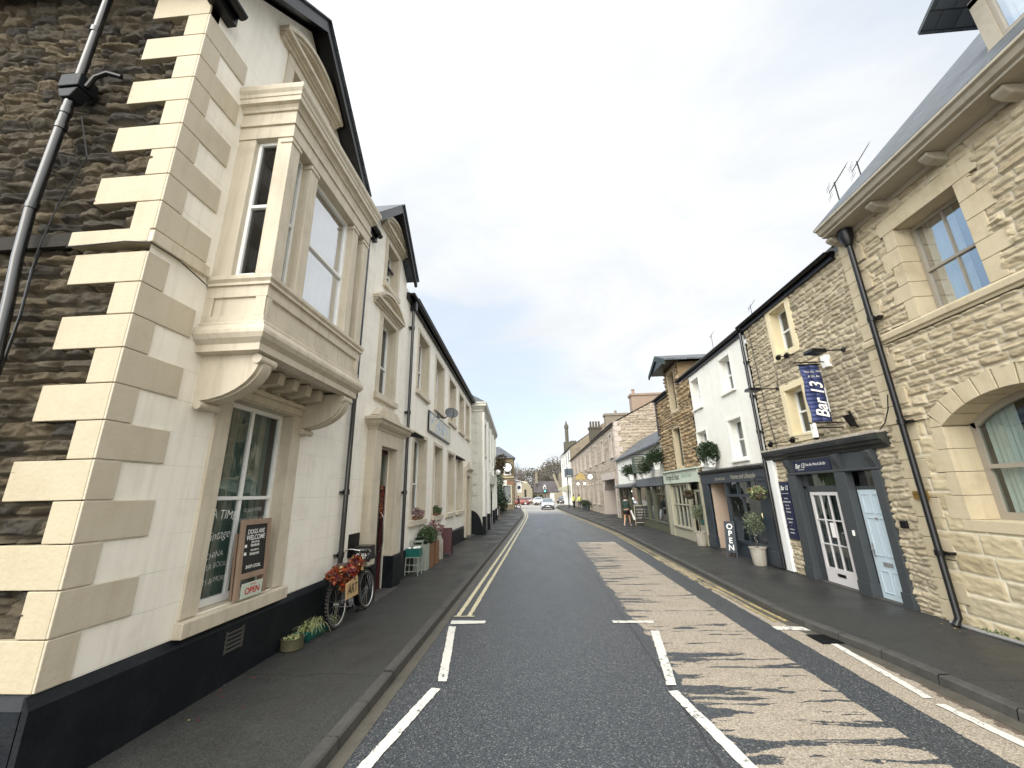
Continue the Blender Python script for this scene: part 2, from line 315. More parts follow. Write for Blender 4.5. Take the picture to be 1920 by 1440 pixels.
def stones(name,T,u0,u1,z0,z1,res,rows,lens,amp,mat,parent,mort=.012,hole=None,seed=1,warp=.02,rough=.5,wsc=2.2,mdepth=.012,edge=.035,wz=None,facet=.6):
    rs=np.random.RandomState(seed); nu=int((u1-u0)/res)+2; nz=int((z1-z0)/res)+2
    U,Z=np.meshgrid(np.linspace(u0,u1,nu),np.linspace(z0,z1,nz))
    wz=warp if wz is None else wz
    Uw=U+(fbm(U,Z,wsc,seed+11,3)-.5)*2*warp; Zw=Z+(fbm(U,Z,wsc,seed+31,3)-.5)*2*wz
    zs=[z0-.3]
    while zs[-1]<z1+.3: zs.append(zs[-1]+rs.uniform(*rows))
    zs=np.array(zs); ri=np.clip(np.searchsorted(zs,Zw)-1,0,len(zs)-2)
    dz=np.minimum(Zw-zs[ri],zs[ri+1]-Zw); du=np.zeros_like(U); sid=np.zeros_like(U); sid2=np.zeros_like(U); fu=np.zeros_like(U); fz=(Zw-zs[ri])/(zs[ri+1]-zs[ri])-.5
    for r in range(len(zs)-1):
        us=[u0-.5-rs.rand()*.3]; hr=zs[r+1]-zs[r]
        while us[-1]<u1+.5: us.append(us[-1]+rs.uniform(*lens)*(.7+hr*2))
        us=np.array(us); val=rs.rand(len(us)); val2=rs.rand(len(us)); m=ri==r
        if not m.any(): continue
        k=np.clip(np.searchsorted(us,Uw[m])-1,0,len(us)-2)
        du[m]=np.minimum(Uw[m]-us[k],us[k+1]-Uw[m]); sid[m]=val[k]; sid2[m]=val2[k]; fu[m]=(Uw[m]-us[k])/(us[k+1]-us[k])-.5
    d=np.minimum(du,dz); t=np.clip((d-mort)/edge,0,1); t=t*t*(3-2*t); mm=1-np.clip((d-mort*.6)/(mort*.8),0,1)
    rock=(.5-np.abs(fbm(Uw*.9+sid*5,Zw*2.6+sid2*9,5,seed+3,5)-.5)*3.2)*.9+(fbm(Uw*1.2,Zw*3+sid*4,11,seed+13,3)-.5)*.7; rk2=fbm(U,Z,24,seed+5,3)-.5
    h=-mdepth+t*(mdepth+amp*(.45+.55*sid2)+amp*rough*rock*2.2)+amp*.35*rough*rk2*(.3+t)+t*amp*facet*((np.mod(sid*7.3,1)-.5)*fu*1.6+(.55-np.mod(sid2*5.7,1)*1.3)*fz*1.4-1.2*(fu**2)*.8)
    mask=np.ones((nz-1,nu-1),bool)
    if hole is not None:
        uc=(U[:-1,:-1]+U[1:,1:])/2; zc=(Z[:-1,:-1]+Z[1:,1:])/2; mask=~hole(uc,zc)
    X,Y,ZZ=T(U,h,Z); verts=np.stack([X+0*U,Y+0*U,ZZ+0*U],-1).reshape(-1,3)
    idx=np.arange(nz*nu).reshape(nz,nu); f=np.stack([idx[:-1,:-1],idx[:-1,1:],idx[1:,1:],idx[1:,:-1]],-1)[mask]
    col=np.stack([sid,mm,sid2,np.ones_like(U)],-1).reshape(-1,4)
    return meshnp(name,verts,f,mat,parent,col)
def rects(*rs):
    def f(u,z):
        m=np.zeros_like(u,bool)
        for a,b,c,d in rs: m|=(u>a)&(u<b)&(z>c)&(z<d)
        return m
    return f
def leafmesh(name,blobs,n,size,mat,parent,seed=0,asp=.45,shell=.5,droop=0,label=None,origin=None):
    rs=np.random.RandomState(seed); allv=[];allc=[]
    w=np.array([b[3]*b[4]*b[5] for b in blobs])**.8; w/=w.sum()
    for b,ww in zip(blobs,w):
        k=max(4,int(n*ww)); d=rs.normal(size=(k,3)); d/=np.linalg.norm(d,axis=1)[:,None]
        r=shell+(1-shell)*rs.rand(k); r*=.85+.3*vnoise(d[:,0]*2+5,d[:,1]*2+5+d[:,2],1.5,seed+7)
        c=np.array(b[:3])+d*r[:,None]*np.array(b[3:6])
        ax=rs.normal(size=(k,3))+d*.8; ax[:,2]-=droop; ax/=np.linalg.norm(ax,axis=1)[:,None]
        bx=np.cross(ax,rs.normal(size=(k,3))); bx/=np.linalg.norm(bx,axis=1)[:,None]
        s=size*(.6+.8*rs.rand(k))[:,None]
        v=np.stack([c-ax*s,c+bx*s*asp,c+ax*s,c-bx*s*asp],1); allv.append(v.reshape(-1,3))
        t=np.clip(rs.rand(k)*1.0+.06*rs.randn(k),0,1); allc.append(np.repeat(np.stack([t,t*0,t*0,t*0+1],-1),4,0))
    v=np.concatenate(allv); f=np.arange(len(v)).reshape(-1,4)
    o=meshnp(name,v,f,mat,parent,np.concatenate(allc),False,origin)
    if label: o['label']=label
    return o
def text(s,T,u,z,size,mat,parent,o=.006,dirn=1,align='CENTER',shear=0,rot=0,ext=.001,name='lettering',sx=1,bold=0,wob=0):
    cu=bpy.data.curves.new('t','FONT'); cu.body=s; cu.size=size; cu.align_x=align; cu.align_y='CENTER'; cu.shear=shear; cu.offset=bold
    ob=link(bpy.data.objects.new('t',cu)); bpy.context.view_layer.update()
    me=bpy.data.meshes.new_from_object(ob.evaluated_get(bpy.context.evaluated_depsgraph_get())); bpy.data.objects.remove(ob)
    mb=MB(T); c,sn=math.cos(rot),math.sin(rot)
    for v in me.vertices:
        x,y=v.co.x*sx,v.co.y; y+=wob*math.sin(x*23+y*9)
        mb.v.append(tuple(T(u+dirn*(x*c-y*sn),o,z+x*sn+y*c)))
    mb.f=[tuple(p.vertices) for p in me.polygons]; bpy.data.meshes.remove(me)
    off=OFF.get(parent.name,Vector((0,0,0))); m2=bpy.data.meshes.new(name); m2.from_pydata([tuple(Vector(v)-off) for v in mb.v],[],mb.f)
    m2.materials.append(mat); ob=link(bpy.data.objects.new(name,m2)); ob.parent=parent; OFF[ob.name]=off
    return ob
# ------------------------------------------------ building parts
def wallsheet(mb,u0,u1,z0,z1,holes,o=0):
    us=sorted({u0,u1,*[h[0] for h in holes],*[h[1] for h in holes]}); zs=sorted({z0,z1,*[h[2] for h in holes],*[h[3] for h in holes]})
    us=[u for u in us if u0<=u<=u1]; zs=[z for z in zs if z0<=z<=z1]
    for a,b in zip(us,us[1:]):
        for c,d in zip(zs,zs[1:]):
            if any(h[0]<(a+b)/2<h[1] and h[2]<(c+d)/2<h[3] for h in holes): continue
            mb.face((a,o,c),(b,o,c),(b,o,d),(a,o,d))
def window(par,T,u0,u1,z0,z1,rec=.13,fw=.055,rail=.5,vb=0,hb=(),fm=None,gm=None,sur=None,surm=None,sill=None,sillm=None,curtain=None,name='window',depth=.45,bw=.022,room=None,lining=True):
    fm=fm or m_upvc; gm=gm or m_glass; f=MB(T); a,b=-rec-.05,-rec
    f.box(u0,u0+fw,a,b,z0,z1).box(u1-fw,u1,a,b,z0,z1).box(u0+fw,u1-fw,a,b,z1-fw,z1).box(u0+fw,u1-fw,a,b+.012,z0,z0+fw*1.3)
    iz0,iz1=z0+fw*1.3,z1-fw
    if rail: zr=z0+(z1-z0)*rail; f.box(u0+fw,u1-fw,a+.005,b+.008,zr-.022,zr+.022)
    for k in range(vb):
        uu=u0+fw+(u1-u0-2*fw)*(k+1)/(vb+1); f.box(uu-bw/2,uu+bw/2,a+.008,b-.004,iz0,iz1)
    for t in hb: zz=z0+(z1-z0)*t; f.box(u0+fw,u1-fw,a+.01,b-.006,zz-bw/2,zz+bw/2)
    w=f.build(name,fm,par,bevel=.004)
    MB(T).face((u0+fw*.5,a+.02,z0+fw*.5),(u1-fw*.5,a+.02,z0+fw*.5),(u1-fw*.5,a+.02,z1-fw*.5),(u0+fw*.5,a+.02,z1-fw*.5)).build('pane',gm,w)
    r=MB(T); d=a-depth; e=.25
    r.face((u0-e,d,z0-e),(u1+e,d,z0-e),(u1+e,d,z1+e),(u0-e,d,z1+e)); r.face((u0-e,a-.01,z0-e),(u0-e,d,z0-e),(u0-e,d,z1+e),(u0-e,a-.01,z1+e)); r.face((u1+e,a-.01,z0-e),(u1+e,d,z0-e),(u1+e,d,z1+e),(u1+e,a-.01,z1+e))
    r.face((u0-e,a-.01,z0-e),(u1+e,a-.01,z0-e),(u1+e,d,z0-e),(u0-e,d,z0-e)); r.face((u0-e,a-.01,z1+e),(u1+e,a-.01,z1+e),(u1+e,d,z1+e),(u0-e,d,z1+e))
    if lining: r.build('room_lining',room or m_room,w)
    if curtain:
        for (s0,s1,zb,cm) in curtain:
            n=max(8,int((s1-s0)*(u1-u0)/.025)); c=MB(T); ua=u0+fw+(u1-u0-2*fw)*s0; ub=u0+fw+(u1-u0-2*fw)*s1; zz=z0+(z1-z0)*zb
            q=[(ua+(ub-ua)*k/n, a-.09+.022*math.sin(k*1.9)+.01*math.sin(k*.7)) for k in range(n+1)]
            for (p0,o0),(p1,o1) in zip(q,q[1:]): c.face((p0,o0,zz),(p1,o1,zz),(p1,o1,z1),(p0,o0,z1))
            c.build('curtain',cm,w,smooth='all')
    if sur:
        sw,sp,sb=sur; s=MB(T); o0=-rec-.055
        s.box(u0-sw,u0,o0,sp,z0,z1).box(u1,u1+sw,o0,sp,z0,z1).box(u0-sw,u1+sw,o0,sp+.002,z1,z1+sw)
        if sb: s.box(u0-sw,u1+sw,o0,sp-.002,z0-sw,z0)
        s.build('surround',surm or m_tan,w,bevel=.006)
    if sill:
        ex,hh,pr=sill; MB(T).prism([(-rec-.05,z0),(pr,z0-.025),(pr,z0-hh),(-rec-.05,z0-hh)],'u',u0-ex,u1+ex).build('sill',sillm or m_tan,w,bevel=.006)
    return w
def pipe(par,T,u,o,zs,r=.04,name='downpipe',mat=None,collars=()):
    p=MB(T); p.tube([(u,o,z) for z in zs],r,10)
    for c in collars:
        p.tube([(u,o,c-.05),(u,o,c+.05)],r*1.35,10); p.box(u-.1,u+.1,-.01,o*.6,c-.02,c+.02)
    return p.build(name,mat or m_gloss,par,smooth=True)
def gutter(par,T,u0,u1,o,z,r=.06,mat=None,fas=True):
    n=6; poly=[(o+r+r*math.cos(math.pi+math.pi*k/n),z+r*math.sin(math.pi+math.pi*k/n)) for k in range(n+1)]
    g=MB(T).prism(poly,'u',u0,u1); 
    g.build('gutter',mat or m_iron,par,smooth=True)
    if fas: MB(T).box(u0,u1,-.02,o,z-.16,z+.02).build('fascia_board',mat or m_iron,par)
def mould(par,T,u0,u1,prof,mat,name='moulding',ret0=0,ret1=0,bevel=0):
    """cornice profile [(o,z)] run along u with mitred returns"""
    m=MB(T); pts=[]; n=len(prof)
    for o,z in prof: pts.append((u0-(o if ret0 else 0),o,z))
    for o,z in prof: pts.append((u1+(o if ret1 else 0),o,z))
    if ret0: 
        for o,z in prof: pts.append((u0-o,-ret0,z))
    if ret1:
        for o,z in prof: pts.append((u1+o,-ret1,z))
    i=m.P(pts)
    for k in range(n-1): m.f.append((i+k,i+k+1,i+n+k+1,i+n+k))
    j=2*n
    if ret0:
        for k in range(n-1): m.f.append((i+k,i+k+1,i+j+k+1,i+j+k))
        j+=n
    else: m.f.append(tuple(i+k for k in range(n)))
    if ret1:
        for k in range(n-1): m.f.append((i+n+k,i+n+k+1,i+j+k+1,i+j+k))
    else: m.f.append(tuple(i+n+k for k in range(n)))
    m.f.append((i,i+n,i+2*n-1,i+n-1))
    return m.build(name,mat,par)
def segped(par,T,uc,z,hw,h,o=.16,mat=None):
    """segmental pediment: base cornice + arched cornice + tympanum"""
    mat=mat or m_tan; m=MB(T)
    for k,(oo,za,zb) in enumerate(((.06,z,z+.05),(.1,z+.052,z+.1),(o,z+.102,z+.16))): m.box(uc-hw+.05-k*.02,uc+hw-.05+k*.02,-.02,oo,za,zb)
    R=(hw*hw+h*h)/(2*h); zc=z+.16+h-R; a=math.asin(min(1,hw/R)); n=18
    def arc(r0,r1,oo):
        for k in range(n):
            t0=-a+2*a*k/n; t1=-a+2*a*(k+1)/n
            q=[(uc+r0*math.sin(t0),zc+r0*math.cos(t0)),(uc+r0*math.sin(t1),zc+r0*math.cos(t1)),(uc+r1*math.sin(t1),zc+r1*math.cos(t1)),(uc+r1*math.sin(t0),zc+r1*math.cos(t0))]
            q=[(u,max(zz,z+.162)) for u,zz in q]; m.prism(q,'o',-.02,oo)
    arc(R-.07,R,o); arc(R-.12,R-.072,o-.045)
    tym=[(uc+(R-.1)*math.sin(-a*.96+2*a*.96*k/n),max(z+.1621,zc+(R-.1)*math.cos(-a*.96+2*a*.96*k/n))) for k in range(n+1)]
    m.prism(tym,'o',-.02,.03)
    return m.build('pediment',mat,par)
def roofslab(mb,pts,th=.05):
    """pts: 4 corners world; slab with thickness downwards"""
    i=len(mb.v); mb.v+=[tuple(p) for p in pts]+[(p[0],p[1],p[2]-th) for p in pts]; n=len(pts)
    mb.f.append(tuple(i+k for k in range(n))); mb.f.append(tuple(i+n+k for k in range(n))[::-1])
    for k in range(n): mb.f.append((i+k,i+(k+1)%n,i+n+(k+1)%n,i+n+k))
# ================================================ SETTING: ground, road, pavements
def interp(tab,y):
    ys=[t[0] for t in tab]; return float(np.interp(y,ys,[t[1] for t in tab]))
KL=[(-10,-1.83),(38,-1.83),(47,-2.2),(53,-2.65),(60,-3.2),(66,-4.3),(70,-6),(73,-9)]
KR=[(-10,4.3),(4.6,4.26),(6,4.18),(7.2,3.98),(8,3.92),(13,3.97),(22,4.0),(29,3.7),(38,3.15),(46,2.75),(53,2.4),(60,2.1),(68,2.6),(72,5),(74,12)]
def mroad():
    m,nt,b=newmat('wet_asphalt'); p=pos(nt); s=add(nt,'ShaderNodeSeparateXYZ',{0:p}); X,Y=s.outputs[0],s.outputs[1]
    flat=add(nt,'ShaderNodeCombineXYZ',{0:X,1:Y,2:0}).outputs[0]
    vo=add(nt,'ShaderNodeTexVoronoi',{'Vector':flat,'Scale':88}); agg=vo.outputs['Distance']; vc=add(nt,'ShaderNodeSeparateColor',{0:vo.outputs['Color']}).outputs[0]
    base=mix(nt,mth(nt,'MULTIPLY',vc,.8),(.016,.019,.023),(.068,.076,.086))
    base=mix(nt,ramp(nt,vc,[(.9,0),(.97,.6)]),base,(.2,.2,.19))
    big=noise(nt,add(nt,'ShaderNodeMapping',{0:flat,3:(1.5,.35,1)}).outputs[0],1,5,.6)
    base=mix(nt,mth(nt,'MULTIPLY',big,.55),base,mix(nt,1,base,(1.6,1.6,1.58),'MULTIPLY'))
    # worn pale surface dressing on the right of the road
    e1=mth(nt,'SUBTRACT',noise(nt,flat,4.5,6,.65),.5); e2=mth(nt,'SUBTRACT',noise(nt,flat,1.1,3,.5),.5)
    wob=mth(nt,'ADD',mth(nt,'MULTIPLY',e1,.4),mth(nt,'MULTIPLY',e2,.3))
    lx=mth(nt,'SUBTRACT',mth(nt,'ADD',X,wob),1.47); rx=mth(nt,'SUBTRACT',mth(nt,'SUBTRACT',3.07,X),mth(nt,'MULTIPLY',e1,.1))
    fy=mth(nt,'SUBTRACT',mth(nt,'ADD',18.5,mth(nt,'MULTIPLY',e1,.5)),Y)
    d=mth(nt,'MINIMUM',mth(nt,'MINIMUM',lx,rx),fy)
    st=noise(nt,add(nt,'ShaderNodeMapping',{0:flat,3:(.55,3.4,1)}).outputs[0],1.35,8,.62,.25)
    near=ramp(nt,mth(nt,'MULTIPLY',Y,.04),[(.13,.085),(.21,.065),(.29,.03),(.7,.04)]); lft=ramp(nt,mth(nt,'SUBTRACT',X,1.4),[(0,.09),(.75,.035),(1,0)])
    thr=mth(nt,'SUBTRACT',.64,mth(nt,'ADD',near,lft)); hole=mth(nt,'GREATER_THAN',mth(nt,'ADD',st,mth(nt,'MULTIPLY',mth(nt,'SUBTRACT',noise(nt,flat,22,4,.7),.5),.12)),thr)
    cw=mth(nt,'ABSOLUTE',mth(nt,'SUBTRACT',mth(nt,'FRACT',mth(nt,'ADD',mth(nt,'MULTIPLY',Y,.92),mth(nt,'MULTIPLY',e2,.35))),.5))
    crk=mth(nt,'LESS_THAN',cw,mth(nt,'MULTIPLY',mth(nt,'SUBTRACT',noise(nt,flat,1.7,5,.7),.40),.13))
    hole=mth(nt,'MAXIMUM',hole,crk)
    t1=mth(nt,'MULTIPLY',mth(nt,'GREATER_THAN',d,0),mth(nt,'SUBTRACT',1,hole))
    l2=mth(nt,'SUBTRACT',mth(nt,'SUBTRACT',X,mth(nt,'MULTIPLY',e1,.12)),3.56); f2=mth(nt,'SUBTRACT',mth(nt,'ADD',14.4,mth(nt,'MULTIPLY',e1,2)),Y)
    g2=mth(nt,'SUBTRACT',mth(nt,'SUBTRACT',4.06,X),mth(nt,'MULTIPLY',e1,.5))
    t2=mth(nt,'MULTIPLY',mth(nt,'GREATER_THAN',mth(nt,'MINIMUM',l2,f2),0),mth(nt,'SUBTRACT',1,mth(nt,'MULTIPLY',mth(nt,'GREATER_THAN',Y,9),mth(nt,'GREATER_THAN',noise(nt,flat,2.0,6,.7),.55))))
    tanc=mix(nt,vc,(.23,.198,.158),(.5,.44,.355)); tanc=mix(nt,noise(nt,flat,2.5,5,.6),tanc,mix(nt,1,tanc,(.72,.7,.68),'MULTIPLY'))
    tan2=mix(nt,mth(nt,'GREATER_THAN',mth(nt,'ADD',X,mth(nt,'MULTIPLY',e1,.6)),4.03),tanc,(.11,.085,.065))
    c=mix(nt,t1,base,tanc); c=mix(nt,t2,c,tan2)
    # lane joint and transverse seams
    jx=mth(nt,'ABSOLUTE',mth(nt,'SUBTRACT',mth(nt,'ADD',X,mth(nt,'MULTIPLY',e2,.12)),1.33)); j=mth(nt,'LESS_THAN',jx,.018)
    j2=mth(nt,'MULTIPLY',mth(nt,'LESS_THAN',mth(nt,'ABSOLUTE',mth(nt,'SUBTRACT',mth(nt,'ADD',Y,mth(nt,'MULTIPLY',e1,.6)),24.3)),.09),mth(nt,'LESS_THAN',X,1.3))
    j3=mth(nt,'MULTIPLY',mth(nt,'LESS_THAN',mth(nt,'ABSOLUTE',mth(nt,'SUBTRACT',mth(nt,'ADD',Y,mth(nt,'MULTIPLY',e1,.4)),12.6)),.02),mth(nt,'LESS_THAN',X,-.5))
    c=mix(nt,mth(nt,'MULTIPLY',mth(nt,'MAXIMUM',mth(nt,'MAXIMUM',j,j2),j3),.7),c,(.02,.02,.022))
    rt=mth(nt,'MULTIPLY',mth(nt,'GREATER_THAN',X,1.33),mth(nt,'GREATER_THAN',Y,18)); c=mix(nt,mth(nt,'MULTIPLY',rt,.35),c,mix(nt,1,c,(1.7,1.7,1.7),'MULTIPLY'))
    far=ramp(nt,mth(nt,'MULTIPLY',Y,.01),[(.42,0),(.54,.85)]); c=mix(nt,far,c,(.42,.39,.35))  # far stretch paled: sunlight on the open ground is put into the colour
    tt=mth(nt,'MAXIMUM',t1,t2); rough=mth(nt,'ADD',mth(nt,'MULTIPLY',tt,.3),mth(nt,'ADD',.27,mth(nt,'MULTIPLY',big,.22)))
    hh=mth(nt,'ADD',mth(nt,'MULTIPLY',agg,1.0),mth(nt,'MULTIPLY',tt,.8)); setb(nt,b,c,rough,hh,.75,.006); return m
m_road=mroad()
m_pave=M('dark_tarmac_pavement',(.034,.035,.033),.6,.3,1.6,.5,140,.004,dirt=(.065,.06,.05),dirtamt=.5)
def mpave():
    m,nt,b=newmat('tarmac_footway'); p=pos(nt); vo=add(nt,'ShaderNodeTexVoronoi',{'Vector':p,'Scale':120}); vc=add(nt,'ShaderNodeSeparateColor',{0:vo.outputs['Color']}).outputs[0]
    c=mix(nt,vc,(.014,.0148,.0148),(.043,.044,.043)); c=mix(nt,mth(nt,'MULTIPLY',noise(nt,p,1.2,6,.65),.6),c,mix(nt,1,c,(1.7,1.65,1.5),'MULTIPLY'))
    sp=add(nt,'ShaderNodeTexVoronoi',{'Vector':p,'Scale':2.6}); c=mix(nt,mth(nt,'LESS_THAN',sp.outputs['Distance'],.028),c,(.17,.17,.16))
    c=mix(nt,ramp(nt,noise(nt,p,3.7,7,.7),[(.6,0),(.75,.5)]),c,(.02,.02,.018))
    s_=add(nt,'ShaderNodeSeparateXYZ',{0:p}); wv=mth(nt,'MULTIPLY',mth(nt,'SUBTRACT',noise(nt,p,1.5,3,.5),.5),.25)
    for yy,ww in ((10.9,.012),(5.2,.01),(17.4,.02),(8.35,.008)):
        c=mix(nt,mth(nt,'MULTIPLY',mth(nt,'LESS_THAN',mth(nt,'ABSOLUTE',mth(nt,'SUBTRACT',mth(nt,'ADD',s_.outputs[1],wv),yy)),ww),.7),c,(.012,.012,.012))
    pt_=mth(nt,'MULTIPLY',mth(nt,'LESS_THAN',mth(nt,'ABSOLUTE',mth(nt,'SUBTRACT',s_.outputs[1],9.6)),1.25),mth(nt,'GREATER_THAN',mth(nt,'ADD',s_.outputs[0],mth(nt,'MULTIPLY',wv,.3)),4.9)); c=mix(nt,mth(nt,'MULTIPLY',pt_,.5),c,mix(nt,1,c,(.6,.6,.6),'MULTIPLY'))
    wet=ramp(nt,noise(nt,p,.8,5,.6),[(.42,.42),(.6,.72)])
    setb(nt,b,c,wet,vo.outputs['Distance'],.5,.004,spec=.4); return m
m_pave=mpave()
m_kerb=M('stone_kerb',(.06,.058,.052),.7,.35,6,.5,50,.006,dirt=(.03,.03,.027),dirtamt=.7)
m_chan=M('worn_concrete_channel',(.085,.078,.062),.6,.3,3,.5,60,dirt=(.03,.028,.022),dirtamt=.7)
def mpaint(name,col,lo=.42,hi=.5,under=(.05,.053,.058)):
    m,nt,b=newmat(name); p=pos(nt); n=noise(nt,p,14,8,.75); n2=noise(nt,p,1.3,3,.5)
    f=ramp(nt,mth(nt,'ADD',mth(nt,'MULTIPLY',n,.7),mth(nt,'MULTIPLY',n2,.3)),[(lo,0),(hi,1)]); c=mix(nt,f,under,mix(nt,noise(nt,p,5,5,.6),[x*.8 for x in col],col)); setb(nt,b,c,.6,n,.3,.003); return m
m_wline=mpaint('worn_white_line',(.7,.69,.63),.39,.44); m_wline2=mpaint('faded_white_line',(.66,.65,.6),.41,.45,(.12,.115,.1)); m_yline=mpaint('worn_yellow_line',(.6,.54,.36),.36,.46); m_yline2=mpaint('faded_yellow_line',(.48,.38,.16),.44,.54,(.14,.12,.09))
m_earth=M('surrounding_ground',(.06,.06,.05),.9,.3,.2)
G=MB().box(-900,900,-60,1400,-1.5,-.06).build('ground',m_earth,kind='structure',origin=(0,0,-.06))
ys=[-8,-4,0,3,4,4.6,5.3,6,6.6,7.2,8,9,11,13,16,19,22,25,29,33,38,42,46,50,53,57,60,64,68,70,72]
r=MB()
for a,b in zip(ys,ys[1:]): r.face((interp(KL,a),a,0),(interp(KR,a),a,0),(interp(KR,b),b,0),(interp(KL,b),b,0))
r.face((-30,72,0),(30,72,0),(30,110,0),(-30,110,0))
r.face((interp(KL,70),70,-.004),(interp(KL,72),72,-.004),(-30,72,-.004),(-30,70,-.004))
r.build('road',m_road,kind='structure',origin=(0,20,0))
def kz(side,y): return .1 if side else .1
for side,K,far,nm in ((0,KL,-60,'pavement'),(1,KR,60,'pavement')):
    p=MB(); k=MB(); sg=-1 if side==0 else 1; yy=[y for y in ys if y<=70]
    for a,b in zip(yy,yy[1:]):
        xa,xb=interp(K,a),interp(K,b); w=.13*sg
        p.face((xa+w,a,.1),(xb+w,b,.1),(far,b,.1),(far,a,.1))
        L=b-a; n=max(1,round(L/.92))
        for i in range(n):
            t0,t1=i/n,(i+1)/n; x0=xa+(xb-xa)*t0; x1=xa+(xb-xa)*t1; y0=a+L*t0+.004; y1=a+L*t1-.004; zz=.104+random.Random(i+int(a*7)).uniform(-.004,.006)
            bt=.03*sg
            q=[(x0+.0,y0,-.02),(x1,y1,-.02),(x1+bt*.4,y1,zz-.015),(x0+bt*.4,y0,zz-.015),(x0+bt,y0,zz),(x1+bt,y1,zz),(x0+w,y0,zz),(x1+w,y1,zz)]
            j=k.P(q); k.f+=[(j,j+1,j+2,j+3),(j+3,j+2,j+5,j+4),(j+4,j+5,j+7,j+6)]
    p.build(nm,m_pave,kind='structure',origin=(sg*3,20,.1)); k.build('kerb',m_kerb,kind='structure',origin=(sg*2,20,0))
c=MB()
for a,b in zip(ys,ys[1:]):
    if b>64: break
    for K,sg,w in ((KL,1,.14),(KR,-1,.17)):
        x0,x1=interp(K,a)+sg*.002,interp(K,b)+sg*.002; c.face((x0,a,.004),(x1,b,.004),(x1+sg*w,b,.004),(x0+sg*w,a,.004))
c.build('gutter_channel',m_chan,kind='structure',origin=(0,20,0))
def marks(name,quads,mat,z=.008):
    m=MB()
    for q in quads:
        P=[Vector((p[0],p[1],z)) for p in q]; n=max(1,int(max((P[1]-P[0]).length,(P[2]-P[3]).length)/.05)); 
        if n>120: n=120
        rr=random.Random(len(q)*13+int(q[0][1]*10))
        prev=None
        for i in range(n+1):
            t=i/n; a=P[0].lerp(P[1],t); b=P[3].lerp(P[2],t); d=(b-a).normalized()*.006; a=a+d*rr.uniform(-1,1); b=b+d*rr.uniform(-1,1)
            if prev: m.face(tuple(prev[0]),tuple(a),tuple(b),tuple(prev[1]))
            prev=(a,b)
    return m.build(name,mat,kind='structure',origin=(0,10,0))
marks('white_road_marking',[[(-1.62,7.38),(-1.04,7.42),(-1.04,7.56),(-1.64,7.58)],[(-1.62,7.28),(-1.3,5.29),(-1.19,5.29),(-1.5,7.25)],[(-1.33,5.13),(-1.78,2.6),(-1.66,2.6),(-1.22,5.11)]],m_wline)
marks('worn_white_road_marking',[[(1.1,7.43),(1.78,7.43),(1.77,7.55),(1.1,7.56)],[(1.61,7.05),(1.31,5.24),(1.42,5.24),(1.73,7.05)],[(1.28,5.1),(1.62,3.0),(1.74,3.0),(1.39,5.12)],
   [(3.52,7.08),(4.0,7.05),(3.97,7.22),(3.52,7.26)],[(3.91,6.53),(3.8,5.0),(3.89,5.0),(4.0,6.52)],[(3.8,4.88),(3.95,3.2),(4.06,3.2),(3.89,4.88)]],m_wline2)
q=[]
for off in (0,.2):
    xs=[(7.85,-1.62),(16,-1.58),(30,-1.56),(38,-1.58),(46,-1.9),(53,-2.35),(60,-2.9),(66,-4.0)]
    for (y0,x0),(y1,x1) in zip(xs,xs[1:]):
        q.append([(x0+off,y0),(x1+off,y1),(x1+off+.08,y1),(x0+off+.08,y0)])
q.append([(-1.66,7.8),(-1.28,7.8),(-1.28,7.846),(-1.66,7.846)])
marks('double_yellow_line',q,m_yline)
q=[]
for off in (0,-.17):
    xs=[(7.5,3.93),(8.3,3.9),(10,3.86),(14,3.83),(22,3.84),(29,3.52),(38,2.97),(46,2.57),(53,2.22)]
    for (y0,x0),(y1,x1) in zip(xs,xs[1:]): q.append([(x0+off-.07,y0),(x1+off-.07,y1),(x1+off,y1),(x0+off,y0)])
marks('faded_double_yellow_line',q,m_yline2)
dr=thing('drain_grate','dark iron road drain grate in the gutter beside the right kerb','drain',(3.95,6.68,0))
d=MB().box(3.8,4.12,6.5,6.86,.0,.012).build('grate_frame',m_black,dr)
d=MB()
for i in range(7): d.box(3.82,4.1,6.53+i*.047,6.553+i*.047,.0125,.02)
d.build('grate_bar',m_iron,dr)
# ================================================ LEFT: cream house at the corner
X0=-3.7
A=thing('end_house','cream corner house with box bay window, tan quoins and dark stone side wall','house',(-3.7,3.07,.1))
TA=FL(X0); TS=FS(3.07)
def gcols(mb,us,zb,top,holes=(),o=0):
    us=sorted(set(list(us)+[h[0] for h in holes]+[h[1] for h in holes]))
    for a,b in zip(us,us[1:]):
        hs=[h for h in holes if h[0]<(a+b)/2<h[1]]
        ta,tb=top(a),top(b)
        if hs:
            h=hs[0]
            if h[2]>zb: mb.face((a,o,zb),(b,o,zb),(b,o,h[2]),(a,o,h[2]))
            mb.face((a,o,h[3]),(b,o,h[3]),(b,o,tb),(a,o,ta))
        else: mb.face((a,o,zb),(b,o,zb),(b,o,tb),(a,o,ta))
w=MB(TA); wallsheet(w,3.07,7.33,0,8.0,[(4.4,5.6,.95,3.3),(4.47,5.37,7.4,8.01)])
gcols(w,[3.07,4.74,7.0],8.0,lambda u:min(8.0+1e-6 if u>6.79 else 99,10.0-.95*abs(u-4.74)) if u<6.84 else 8.0,[(4.47,5.37,7.9,8.72)])
w.build('street_wall',m_cream,A)
MB().box(-14,-4.5,3.3,7.3,-.1,7.9).build('building_core',m_dark,A)
QR=[]; z=.787; i=0; rr=random.Random(3)
while z<8.4:
    h=.345 if i==0 else .331
    if abs(z-4.45)<.1: z=4.692
    l=rr.uniform(.66,.74) if i%2==0 else rr.uniform(.24,.26)
    if i==0: l=1.3
    QR.append((-3.7-l,z,h,l,i)); z+=h; i+=1
